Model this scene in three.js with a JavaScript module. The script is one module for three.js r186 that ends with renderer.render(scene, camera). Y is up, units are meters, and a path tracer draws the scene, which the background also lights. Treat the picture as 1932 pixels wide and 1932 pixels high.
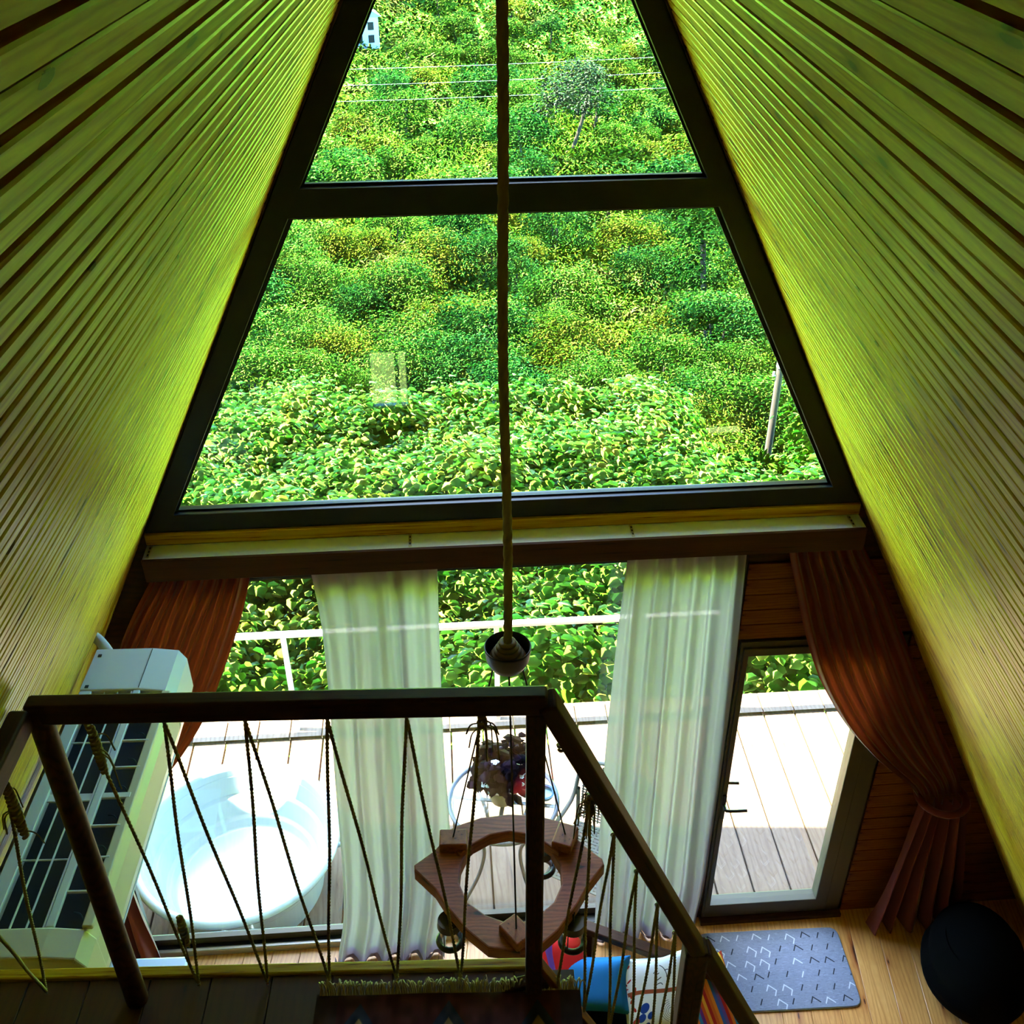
import * as THREE from 'three';
import { RoundedBoxGeometry } from 'three/addons/geometries/RoundedBoxGeometry.js';
import { mergeGeometries } from 'three/addons/utils/BufferGeometryUtils.js';
import { Sky } from 'three/addons/objects/Sky.js';

// ---------------------------------------------------------------- camera, sky, sun, exposure
const scene = new THREE.Scene();
const camera = new THREE.PerspectiveCamera(50.92, 1, 0.05, 2000);
{
  // axes of the lens: right, up, back (metres, y up, the room runs along z)
  const up0 = new THREE.Vector3(0, 1, 0);
  const look = new THREE.Vector3(0.0141, -0.5575, -0.8301).normalize();
  const right = new THREE.Vector3(0.99975, -0.0062, 0.0212).normalize();
  const back = look.clone().negate();
  const up = new THREE.Vector3().crossVectors(back, right).normalize();
  right.crossVectors(up, back).normalize();
  camera.matrixAutoUpdate = true;
  camera.quaternion.setFromRotationMatrix(new THREE.Matrix4().makeBasis(right, up, back));
  camera.position.set(-0.05, 5.42, 3.78);
  camera.up.copy(up0);
}
scene.add(camera);
const renderer = new THREE.WebGLRenderer({ antialias: true });
renderer.toneMapping = THREE.LinearToneMapping;
renderer.toneMappingExposure = 5.5;
renderer.shadowMap.enabled = true;

const sunDir = new THREE.Vector3(-0.52, 0.853, -0.03).normalize();
const sky = new Sky();
sky.scale.setScalar(1500);
sky.material.uniforms.turbidity.value = 3;
sky.material.uniforms.rayleigh.value = 1.2;
sky.material.uniforms.mieCoefficient.value = 0.004;
sky.material.uniforms.mieDirectionalG.value = 0.75;
sky.material.uniforms.sunPosition.value.copy(sunDir);
scene.add(sky);
scene.backgroundIntensity = 0.75;
const sun = new THREE.DirectionalLight(0xfff2dc, 24);
sun.position.copy(sunDir).multiplyScalar(60);
sun.castShadow = true;
sun.shadow.mapSize.set(4096, 4096);
Object.assign(sun.shadow.camera, { left: -60, right: 60, top: 60, bottom: -60, near: 1, far: 260 });
scene.add(sun, sun.target);

// ---------------------------------------------------------------- helpers
const V = (x, y, z) => new THREE.Vector3(x, y, z);
function mulberry(a) { return () => { a |= 0; a = a + 0x6D2B79F5 | 0; let t = Math.imul(a ^ a >>> 15, 1 | a); t = t + Math.imul(t ^ t >>> 7, 61 | t) ^ t; return ((t ^ t >>> 14) >>> 0) / 4294967296; }; }
const rnd = mulberry(11);
const taken = new Map();
function numbered(name) { const n = taken.get(name) || 0; taken.set(name, n + 1); return n ? name + '_' + String(n).padStart(3, '0') : name; }
function mesh(name, geo, mat, parent) {
  const m = new THREE.Mesh(geo, mat); m.castShadow = m.receiveShadow = true;
  m.name = parent ? name : numbered(name); (parent || scene).add(m); return m;
}
function tag(o, label, category, group) { o.userData.label = label; o.userData.category = category; if (group) o.userData.group = group; return o; }
function thing(name, label, category, pos = [0, 0, 0], turn = 0, group) {
  const g = new THREE.Group(); g.name = numbered(name); g.position.set(...pos); g.rotation.y = turn; scene.add(g); return tag(g, label, category, group);
}
function structure(name, geo, mat) {
  const o = geo ? new THREE.Mesh(geo, mat) : new THREE.Group(); o.name = numbered(name); o.castShadow = o.receiveShadow = true;
  o.userData.kind = 'structure'; scene.add(o); return o;
}
function copyOf(o, pos, turn, scale) { const c = o.clone(); c.name = numbered(o.name.replace(/_\d{3}$/, '')); c.userData = { ...o.userData }; c.position.set(...pos); c.rotation.y = turn; if (scale) c.scale.set(...scale); scene.add(c); return c; }
const bx = (w, h, d, x = 0, y = 0, z = 0) => new THREE.BoxGeometry(w, h, d).translate(x, y, z);
const rb = (w, h, d, r, x = 0, y = 0, z = 0, s = 2) => new RoundedBoxGeometry(w, h, d, s, Math.min(r, w / 2.01, h / 2.01, d / 2.01)).translate(x, y, z);
const join = (a) => mergeGeometries(a.map((g) => { const q = g.index ? g.toNonIndexed() : g; for (const k of Object.keys(q.attributes)) if (!['position', 'normal', 'uv'].includes(k)) q.deleteAttribute(k); return q; }));
const tube = (pts, r, seg = 16, rs = 8, closed = false) => new THREE.TubeGeometry(new THREE.CatmullRomCurve3(pts.map((p) => p.isVector3 ? p : V(...p)), closed), seg, r, rs, closed);
const bar = (a, b, r, rs = 8) => tube([a, b], r, 1, rs);
function shapeOf(pts, holes = []) { const s = new THREE.Shape(pts.map((p) => new THREE.Vector2(...p))); for (const h of holes) s.holes.push(new THREE.Path(h.map((p) => new THREE.Vector2(...p)))); return s; }
const slab = (pts, holes, z0, z1, bevel = 0) => new THREE.ExtrudeGeometry(shapeOf(pts, holes), { depth: z1 - z0 - 2 * bevel, bevelEnabled: bevel > 0, bevelSize: bevel, bevelThickness: bevel, bevelOffset: -bevel, bevelSegments: 2, curveSegments: 24 }).translate(0, 0, z0 + bevel);
// a beam with a rectangular section from a to b; uv in metres along it
function beam(a, b, w, h, upv = V(0, 1, 0), bevel = 0.004) {
  const A = a.isVector3 ? a : V(...a), B = b.isVector3 ? b : V(...b), d = B.clone().sub(A), L = d.length(); d.normalize();
  const s = V().crossVectors(d, upv).normalize(), u = V().crossVectors(s, d).normalize();
  const g = rb(L, h, w, bevel, L / 2, 0, 0, 1); g.applyMatrix4(new THREE.Matrix4().makeBasis(d, u, s).setPosition(A)); return g;
}
// an open profile [(t, h)...] drawn out along z from z0 to z1; uv: u along z, v along t
function runProfile(prof, z0, z1, u0 = 0, v0 = 0, su = 2.4, sv = 0.42) {
  const P = [], U = []; let acc = 0;
  const q = (a, b) => {
    const l = Math.hypot(b[0] - a[0], b[1] - a[1]);
    const v = [[a, z0], [b, z0], [b, z1], [a, z0], [b, z1], [a, z1]];
    for (const [p, z] of v) { P.push(p[0], p[1], z); U.push(u0 + z / su, v0 + (acc + (p === b ? l : 0)) / sv); }
    acc += l;
  };
  for (let i = 0; i + 1 < prof.length; i++) q(prof[i], prof[i + 1]);
  q(prof[prof.length - 1], prof[0]);
  const g = new THREE.BufferGeometry();
  g.setAttribute('position', new THREE.Float32BufferAttribute(P, 3)); g.setAttribute('uv', new THREE.Float32BufferAttribute(U, 2)); g.computeVertexNormals(); return g;
}

// ---------------------------------------------------------------- procedural textures
function latticeNoise(seed, px, py) {   // tileable value noise
  const r = mulberry(seed), t = new Float32Array(px * py).map(() => r());
  return (x, y) => {
    x = ((x % px) + px) % px; y = ((y % py) + py) % py;
    const i = Math.floor(x), j = Math.floor(y), fx = x - i, fy = y - j, sx = fx * fx * (3 - 2 * fx), sy = fy * fy * (3 - 2 * fy);
    const a = t[(j % py) * px + i % px], b = t[(j % py) * px + (i + 1) % px], c = t[((j + 1) % py) * px + i % px], d = t[((j + 1) % py) * px + (i + 1) % px];
    return (a + (b - a) * sx) * (1 - sy) + (c + (d - c) * sx) * sy;
  };
}
function dataTex(w, h, fn, srgb = true) {
  const d = new Uint8Array(w * h * 4);
  for (let y = 0; y < h; y++) for (let x = 0; x < w; x++) { const c = fn(x / w, y / h), o = (y * w + x) * 4; d[o] = Math.max(0, Math.min(255, c[0])); d[o + 1] = Math.max(0, Math.min(255, c[1])); d[o + 2] = Math.max(0, Math.min(255, c[2])); d[o + 3] = 255; }
  const t = new THREE.DataTexture(d, w, h); t.wrapS = t.wrapT = THREE.RepeatWrapping; t.magFilter = THREE.LinearFilter; t.minFilter = THREE.LinearMipmapLinearFilter; t.generateMipmaps = true;
  if (srgb) t.colorSpace = THREE.SRGBColorSpace; t.needsUpdate = true; return t;
}
// pine: long grain along u, knots; colours in sRGB
function woodTex(seed, w, h, light, dark, knotC, knots, lenM, widM) {
  const n1 = latticeNoise(seed, 6, 16), n2 = latticeNoise(seed + 1, 24, 96), n3 = latticeNoise(seed + 2, 96, 256), n4 = latticeNoise(seed + 3, 10, 5), r = mulberry(seed + 9);
  const K = []; for (let i = 0; i < knots; i++) K.push([r(), r(), (0.004 + 0.012 * r() * r()), 2.0 + 4 * r(), r() * 0.5 + 0.5]);
  return dataTex(w, h, (u, v) => {
    let bend = 0, kd = 0;
    for (const [ku, kv, kr, ke, ks] of K) {
      let du = u - ku, dv = v - kv; du -= Math.round(du); dv -= Math.round(dv);
      const X = du * lenM / ke, Y = dv * widM, d = Math.hypot(X, Y) / kr * (0.7 + 0.6 * n2(u * 72, v * 96));
      if (d < 9) { bend += (Y > 0 ? 1 : -1) * kr * 1.4 * Math.exp(-d * 0.55) * ks / widM; kd = Math.max(kd, d < 0.6 ? 1 : Math.exp(-(d - 0.6) * 0.75) * 0.9 * ks); }
    }
    const vv = v + bend + (n1(u * 6, v * 16) - 0.5) * 0.05;
    const ring = 0.5 + 0.5 * Math.sin(vv * 6.283 * 26 + 4 * n4(u * 10, vv * 5));
    const fine = n3(u * 96, vv * 256), mid = n2(u * 24, vv * 96), pat = n4(u * 10, v * 5);
    let g = 0.36 * Math.pow(ring, 3) + 0.24 * fine + 0.26 * mid + 0.34 * (pat - 0.25); g = Math.min(1, Math.max(0, g));
    const o = [0, 1, 2].map((i) => light[i] + (dark[i] - light[i]) * g);
    const halo = [light[0] * 0.62, light[1] * 0.42, light[2] * 0.3]; return o.map((c, i) => { const h = Math.min(1, kd * 1.5); const e = c + (halo[i] - c) * h; return kd > 0.6 ? e + (knotC[i] - e) * Math.min(1, (kd - 0.6) / 0.3) : e; });
  });
}
const pineTex = woodTex(3, 2048, 512, [220, 188, 42], [150, 94, 8], [78, 34, 8], 40, 2.4, 0.42);
const floorTex = woodTex(21, 1024, 512, [236, 178, 102], [188, 120, 52], [70, 32, 12], 14, 2.4, 0.6);
const deckTex = woodTex(33, 1024, 512, [124, 98, 76], [90, 63, 43], [58, 38, 24], 8, 2.4, 0.95);
const brownTex = woodTex(45, 1024, 256, [84, 46, 22], [42, 20, 9], [18, 8, 4], 8, 1.2, 0.25);
const wheelTex = woodTex(51, 512, 256, [158, 84, 50], [92, 42, 22], [36, 14, 8], 9, 1.2, 0.4);
const std = (o) => new THREE.MeshStandardMaterial(o), phy = (o) => new THREE.MeshPhysicalMaterial(o);
const M = {
  pine: phy({ map: pineTex, roughness: 0.36, specularIntensity: 0.3, bumpMap: pineTex, bumpScale: 0.0006 }),
  floor: phy({ map: floorTex, roughness: 0.4, clearcoat: 0.3, clearcoatRoughness: 0.3 }),
  deck: std({ map: deckTex, roughness: 0.75, bumpMap: deckTex, bumpScale: 0.001 }),
  brown: phy({ map: brownTex, roughness: 0.5, specularIntensity: 0.5 }),
  wheel: std({ map: wheelTex, roughness: 0.7, bumpMap: wheelTex, bumpScale: 0.002 }),
  black: std({ color: 0x14161a, roughness: 0.38, metalness: 0.2 }),
  bronze: std({ color: 0x4a4436, roughness: 0.42, metalness: 0.35 }),
  gasket: std({ color: 0x0a0a0a, roughness: 0.6 }),
  white: phy({ color: 0xc6cbd2, roughness: 0.35, clearcoat: 0.6, clearcoatRoughness: 0.15 }),
  cream: std({ color: 0xc0b8a2, roughness: 0.4 }),
  tub: phy({ color: 0xbcc8c6, roughness: 0.25, clearcoat: 0.4, clearcoatRoughness: 0.1 }),
  steel: std({ color: 0xb8babc, roughness: 0.35, metalness: 0.8 }),
  rope: std({ color: 0x8d7a55, roughness: 0.95 }),
  cord: std({ color: 0x2a2118, roughness: 0.8 }),
  glass: phy({ color: 0xf4fbf7, transmission: 1, thickness: 0, roughness: 0, ior: 1.5 }),
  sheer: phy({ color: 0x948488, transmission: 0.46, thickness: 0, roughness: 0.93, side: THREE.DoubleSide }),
  rust: phy({ color: 0x742410, transmission: 0.24, thickness: 0, roughness: 1, side: THREE.DoubleSide }),
  galv: std({ color: 0xd6d8da, roughness: 0.4, metalness: 0.5 }),
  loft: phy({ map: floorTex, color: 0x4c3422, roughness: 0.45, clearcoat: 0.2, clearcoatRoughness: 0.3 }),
  amber: phy({ map: pineTex, color: 0xa87a4c, roughness: 0.45, specularIntensity: 0.3 }),
  slabs: std({ color: 0x5a4634, roughness: 0.9 }),
  dark: phy({ color: 0x050404, roughness: 1, specularIntensity: 0.1 }),
};
const SKEW = 2.7 * Math.PI / 180;            // the glazed gable stands a little askew to the boards of the roof
const RIDGE = 5.91;
const half = (y) => 0.5 * (RIDGE - y);

// ---------------------------------------------------------------- roof walls of ribbed pine boards
function boardProfile(p, rib, gw, gd, jw) {   // three ribs per board: two milled grooves and one tight joint
  const out = [], c = 0.0022, th = 0.026;
  const push = (t, h) => out.push([t, h]);
  push(jw / 2, 0);
  for (let i = 0; i < 3; i++) {
    const a = i === 0 ? jw / 2 : i * rib + gw / 2, b = i === 2 ? p - jw / 2 : (i + 1) * rib - gw / 2;
    push(a, th - c); push(a + c, th); push(b - c, th); push(b, th - c);
    if (i < 2) { push((i + 1) * rib - gw / 2 + 0.001, th - gd); push((i + 1) * rib + gw / 2 - 0.001, th - gd); }
  }
  push(p - jw / 2, 0);
  return out;
}
function roofWall(name, side, pitch, t0) {
  const w = structure(name, null);
  // roof deck behind the boards, with the overhang in front of the gable
  const n = 0.026, L = 7.3;
  const slope = V(side * 0.4472, -0.8944, 0), inward = V(-side * 0.8944, -0.4472, 0), zz = V(0, 0, 1);
  const place = (g, t) => { const b = new THREE.Matrix4().makeBasis(slope, inward, side > 0 ? zz.clone() : zz.clone().negate()); return b.setPosition(slope.clone().multiplyScalar(t).addScaledVector(inward, -n).add(V(0, RIDGE, 0))); };
  const deck = mesh('roof_deck', bx(L, 0.14, 6.85, L / 2 - 0.02, -0.072, 0), M.slabs, w);
  deck.matrixAutoUpdate = false; deck.matrix.copy(place(null, 0)); deck.matrix.setPosition(deck.matrix.elements[12], deck.matrix.elements[13], -1.19 + 6.85 / 2);
  const variants = [];
  for (let k = 0; k < 9; k++) variants.push(runProfile(boardProfile(pitch, pitch / 3, 0.0108, 0.022, 0.0026), -1.17, 5.6, k * 0.377 + (side > 0 ? 0.21 : 0), (k % 4) * 0.25 + 0.03 * k));
  if (side < 0) for (const g of variants) { const p = g.attributes.position; for (let i = 0; i < p.count; i++) p.setZ(i, -p.getZ(i)); for (let i = 0; i < p.count; i += 3) for (const at of [g.attributes.position, g.attributes.uv]) { const s = at.itemSize; for (let k = 0; k < s; k++) { const a = at.array[(i + 1) * s + k]; at.array[(i + 1) * s + k] = at.array[(i + 2) * s + k]; at.array[(i + 2) * s + k] = a; } } g.computeVertexNormals(); }
  let k = 0;
  for (let t = t0 - Math.floor(t0 / pitch) * pitch; t < 6.58; t += pitch, k++) {
    const b = mesh('board', variants[Math.floor(rnd() * 9)], M.pine, w);
    b.matrixAutoUpdate = false; b.matrix.copy(place(null, t));
  }
  return w;
}
roofWall('wall_left', -1, 0.1007, 0.699);
roofWall('wall_right', 1, 0.1275, 0.8706);
{ // ridge board closing the top
  const r = structure('trim_1', beam([0, RIDGE - 0.06, -1.15], [0, RIDGE - 0.06, 5.6], 0.09, 0.05), M.brown);
  r.userData.kind = 'structure';
  structure('wall_rear', slab([[-2.98, 0], [2.98, 0], [0, 5.96]], [[[-0.74, 0.42], [-0.34, 0.42], [-0.34, 1.06], [-0.74, 1.06]]], 5.5, 5.62), M.pine);
  const w3 = structure('window_3', null); w3.position.set(-0.54, 0.74, 5.56);
  mesh('window_frame', slab([[-0.2, -0.32], [0.2, -0.32], [0.2, 0.32], [-0.2, 0.32]], [[[-0.165, -0.285], [0.06, -0.285], [0.06, 0.285], [-0.165, 0.285]], [[0.1, -0.285], [0.165, -0.285], [0.165, 0.285], [0.1, 0.285]]], -0.03, 0.03), M.white, w3);
  mesh('pane', bx(0.33, 0.57, 0.006), M.glass, w3);
}

// ---------------------------------------------------------------- ground floor and loft floor
{
  const f = structure('floor', null);
  mesh('subfloor', bx(6.1, 0.14, 5.6, 0, -0.1, 2.76), M.slabs, f).rotation.y = 0.0472;
  const pw = 0.156, V4 = [];
  for (let k = 0; k < 6; k++) { const g = runProfile([[0.001, 0], [0.001, 0.024], [0.003, 0.026], [pw - 0.003, 0.026], [pw - 0.001, 0.024], [pw - 0.001, 0]], -2.98, 2.78, k * 0.31, k * 0.27, 2.4, 0.6); g.translate(-pw / 2, -0.026, 0); V4.push(g); }
  const dir = -4.1 * Math.PI / 180;
  for (let i = -18; i <= 18; i++) { const m = mesh('plank', V4[Math.floor(rnd() * 6)], M.floor, f); m.rotation.y = dir; const px = 0.03 + i * pw / Math.cos(dir) - 0.1; m.position.set(px, 0, 2.95 - (px + 0.2) * 0.0472 - 0.03); }
  const l = structure('loft_floor', null);
  mesh('joist_panel', bx(1.42, 0.16, 3.2, -0.69, 3.075, 3.93), M.brown, l);
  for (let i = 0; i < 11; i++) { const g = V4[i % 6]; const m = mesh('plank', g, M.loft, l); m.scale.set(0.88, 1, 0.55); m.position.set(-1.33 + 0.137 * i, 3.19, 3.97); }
  structure('trim_2', rb(1.36, 0.05, 0.026, 0.004, -0.665, 3.172, 2.315), M.pine);
}

// ---------------------------------------------------------------- glazed gable (its own slight angle)
const gable = (o) => { o.rotation.y = SKEW; return o; };
const hg = (y) => 1.385 - (y - 2.945) * 0.503;      // half width of the clear glass
const OP1 = [[-2.1, 0.02], [1.06, 0.02], [1.06, 2.63], [-1.52, 2.63], [-2.1, 1.5]];
const OP2 = [[1.085, 0.02], [1.89, 0.02], [1.89, 2.1], [1.085, 2.1]];
const UP = [[-hg(2.86) - 0.09, 2.86], [hg(2.86) + 0.09, 2.86], [0, 5.78 + 0.11]];
{
  const w = gable(structure('wall_front', slab([[-2.97, -0.4], [2.97, -0.4], [2.97, 0], [0, 5.93], [-2.97, 0]], [OP1, OP2, [[-hg(2.86) - 0.085, 2.865], [hg(2.86) + 0.085, 2.865], [0, 5.85]]], -0.08, -0.004), M.brown));
  const bg = {}; let y = 0.0; const bh = 0.088; const cladGeo = () => { const g = rb(1, bh - 0.003, 0.016, 0.004, 0.5, bh / 2, 0.004, 1), u = g.attributes.uv; for (let i = 0; i < u.count; i++) u.setXY(i, u.getX(i) * 0.33, u.getY(i) * 0.2 + 0.1); return g; };
  const put = (x0, x1, yy) => { if (x1 - x0 < 0.04) return; const m = mesh('cladding_board', bg[0] || (bg[0] = cladGeo()), M.amber, w); m.position.set(x0, yy, 0); m.scale.x = x1 - x0; };
  for (; y < 2.55; y += bh) {
    const h2 = half(y + bh);
    if (y + bh < 2.15) { put(1.905, half(y) + 0.03, y); if (y > 1.55) { /* left corner above the slanted jamb */ put(-h2 + 0.01, -1.56 - Math.max(0, (2.63 - y) * 0.51), y); } }
    else put(1.07, half(y) + 0.03, y);
  }
  // upper window
  const u = gable(structure('window_1', null));
  const pane1 = [[-hg(2.945), 2.945], [hg(2.945), 2.945], [hg(4.17), 4.17], [-hg(4.17), 4.17]], pane2 = [[-hg(4.275), 4.275], [hg(4.275), 4.275], [0, 5.69]];
  mesh('window_frame', slab(UP, [pane1, pane2], -0.06, 0.012, 0.004), M.black, u);
  const rim = (pts, o) => slab(pts.map(([x, yy]) => [x, yy]), [pts.map(([x, yy]) => { const cx = 0, cy = pts.reduce((s, p) => s + p[1], 0) / pts.length; const L = Math.hypot(x - cx, yy - cy); return [x + (cx - x) * o / L, yy + (cy - yy) * o / L]; })], -0.034, -0.016);
  for (const p of [pane1, pane2]) { const g = mesh('pane', slab(p, [], -0.028, -0.022), M.glass, u); g.castShadow = false; mesh('gasket', rim(p, 0.018), M.gasket, u); }
  // thin pine trim strips between frame and boards, and the sill strip
  for (const s of [-1, 1]) gable(structure('trim_' + (s < 0 ? 3 : 4), beam(V(s * (hg(2.80) + 0.118), 2.80, 0.008), V(s * 0.03, 5.84, 0.008), 0.024, 0.02, V(0, 0, 1)), M.brown));
  gable(structure('trim_5', rb(3.04, 0.052, 0.03, 0.006, 0, 2.832, 0.01), M.pine));
  gable(structure('trim_6', rb(2.98, 0.07, 0.03, 0.004, -0.02, 2.668, 0.006), M.brown));
  // wide glazed sliding door
  const d1 = gable(structure('door_1', null));
  const fr = 0.045, in1 = [[-2.05, 0.085], [0.1, 0.085], [0.1, 2.585], [-1.5, 2.585], [-2.05, 1.51]], in1b = [[0.15, 0.085], [1.015, 0.085], [1.015, 2.585], [0.15, 2.585]];
  mesh('door_frame', slab(OP1, [[[-2.06, 0.05], [1.03, 0.05], [1.03, 2.6], [-1.51, 2.6], [-2.06, 1.505]]], -0.075, 0.02, 0.003), M.black, d1);
  for (const [x0, x1] of [[-2.05, -0.56], [-0.6, 0.62], [0.58, 1.02]]) {
    const z = x0 === -0.6 ? -0.055 : -0.02;
    if (x0 < -2) { mesh('sash', slab([[-2.06, 0.045], [-0.56, 0.045], [-0.56, 2.605], [-1.51, 2.605], [-2.06, 1.51]], [[[-2.02, 0.1], [-0.6, 0.1], [-0.6, 2.575], [-1.49, 2.575], [-2.02, 1.5]]], z - 0.016, z + 0.016), M.bronze, d1); mesh('pane', slab([[-2.03, 0.09], [-0.59, 0.09], [-0.59, 2.58], [-1.49, 2.58], [-2.03, 1.5]], [], z - 0.003, z + 0.003), M.glass, d1).castShadow = false; }
    else { mesh('sash', slab([[x0, 0.045], [x1, 0.045], [x1, 2.605], [x0, 2.605]], [[[x0 + 0.04, 0.1], [x1 - 0.04, 0.1], [x1 - 0.04, 2.575], [x0 + 0.04, 2.575]]], z - 0.016, z + 0.016), M.bronze, d1); mesh('pane', slab([[x0 + 0.03, 0.09], [x1 - 0.03, 0.09], [x1 - 0.03, 2.58], [x0 + 0.03, 2.58]], [], z - 0.003, z + 0.003), M.glass, d1).castShadow = false; }
  }
  mesh('threshold', rb(3.14, 0.05, 0.12, 0.006, -0.52, 0.022, -0.02), M.steel, d1);
  // narrow glazed door
  const d2 = gable(structure('door_2', null));
  mesh('door_frame', slab(OP2, [[[1.10, 0.05], [1.80, 0.05], [1.80, 2.06], [1.10, 2.06]]], -0.075, 0.018, 0.003), M.bronze, d2);
  mesh('door_leaf', slab([[1.098, 0.045], [1.805, 0.045], [1.805, 2.065], [1.098, 2.065]], [[[1.125, 0.145], [1.735, 0.145], [1.735, 2.02], [1.125, 2.02]]], -0.045, 0.03, 0.004), M.bronze, d2);
  mesh('pane', bx(0.62, 1.89, 0.006, 1.43, 1.083, -0.01), M.glass, d2).castShadow = false;
  const hd = mesh('handle', join([bar([1.112, 1.0, 0.03], [1.112, 1.0, 0.075], 0.009), tube([[1.112, 1.0, 0.075], [1.14, 1.0, 0.08], [1.225, 0.995, 0.078]], 0.0085, 8)]), M.black, d2);
  mesh('plate', rb(0.022, 0.18, 0.008, 0.003, 1.112, 0.98, 0.034), M.black, hd);
  mesh('hinge', bar([1.118, 1.16, 0.03], [1.175, 1.158, 0.034], 0.008), M.bronze, d2);
  mesh('door_sill', rb(0.82, 0.03, 0.11, 0.004, 1.487, 0.012, 0.0), M.brown, d2);
}

// ---------------------------------------------------------------- curtain track, curtains
{
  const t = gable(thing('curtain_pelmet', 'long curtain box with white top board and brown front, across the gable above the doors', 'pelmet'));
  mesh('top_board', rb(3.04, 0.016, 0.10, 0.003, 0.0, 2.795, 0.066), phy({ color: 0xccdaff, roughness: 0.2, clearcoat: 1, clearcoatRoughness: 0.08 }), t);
  mesh('fascia', rb(3.04, 0.108, 0.018, 0.003, 0.0, 2.748, 0.122), M.brown, t);
  for (const x of [-1.5, -0.42, 0.52, 1.47]) { const b = mesh('bracket', rb(0.014, 0.003, 0.085, 0.001, x, 2.8045, 0.068), M.steel, t); mesh('screw_slot', join([-0.024, 0, 0.024].map((z) => bx(0.006, 0.001, 0.013, x, 2.8065, 0.068 + z))), M.gasket, b); }
}
function lerpLine(pts, v) { // polyline param by y fraction
  const y0 = pts[0][1], y1 = pts[pts.length - 1][1], y = y0 + (y1 - y0) * v;
  for (let i = 0; i + 1 < pts.length; i++) if ((y <= pts[i][1] && y >= pts[i + 1][1])) { const f = (pts[i][1] - y) / (pts[i][1] - pts[i + 1][1] || 1); const s = f; return [pts[i][0] + (pts[i + 1][0] - pts[i][0]) * s, y]; }
  return pts[pts.length - 1];
}
function cloth(L, R, z0, nf, amp, seed, nu = 160, nv = 60, ampV = (v) => 1, zV = (v) => 0) {
  const P = [], U = [], I = [], n = latticeNoise(seed, 16, 16), smooth = (a, v) => { let s = [0, 0], c = 0; for (let k = -3; k <= 3; k++) { const p = lerpLine(a, Math.min(1, Math.max(0, v + k * 0.022))); s[0] += p[0]; s[1] += p[1]; c++; } return [s[0] / c, lerpLine(a, v)[1]]; };
  for (let j = 0; j <= nv; j++) {
    const v = j / nv, l = smooth(L, v), r = smooth(R, v);
    for (let i = 0; i <= nu; i++) {
      const u = i / nu, ph = u + 0.05 * (n(u * 8, v * 2.2) - 0.5) + 0.02 * Math.sin(v * 3 + seed);
      const f = Math.sin(ph * nf * 6.283) + 0.3 * Math.sin(ph * nf * 2 * 6.283 + seed) + 0.8 * (n(u * 5, v * 1.5 + 5) - 0.5);
      P.push(l[0] + (r[0] - l[0]) * u, l[1] + (r[1] - l[1]) * u, z0 + amp * ampV(v) * f + zV(v)); U.push(u * 2, v * 3);
    }
  }
  for (let j = 0; j < nv; j++) for (let i = 0; i < nu; i++) { const a = j * (nu + 1) + i, b = a + 1, c = a + nu + 1, d = c + 1; I.push(a, c, b, b, c, d); }
  const g = new THREE.BufferGeometry(); g.setAttribute('position', new THREE.Float32BufferAttribute(P, 3)); g.setAttribute('uv', new THREE.Float32BufferAttribute(U, 2)); g.setIndex(I); g.computeVertexNormals(); return g;
}
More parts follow.
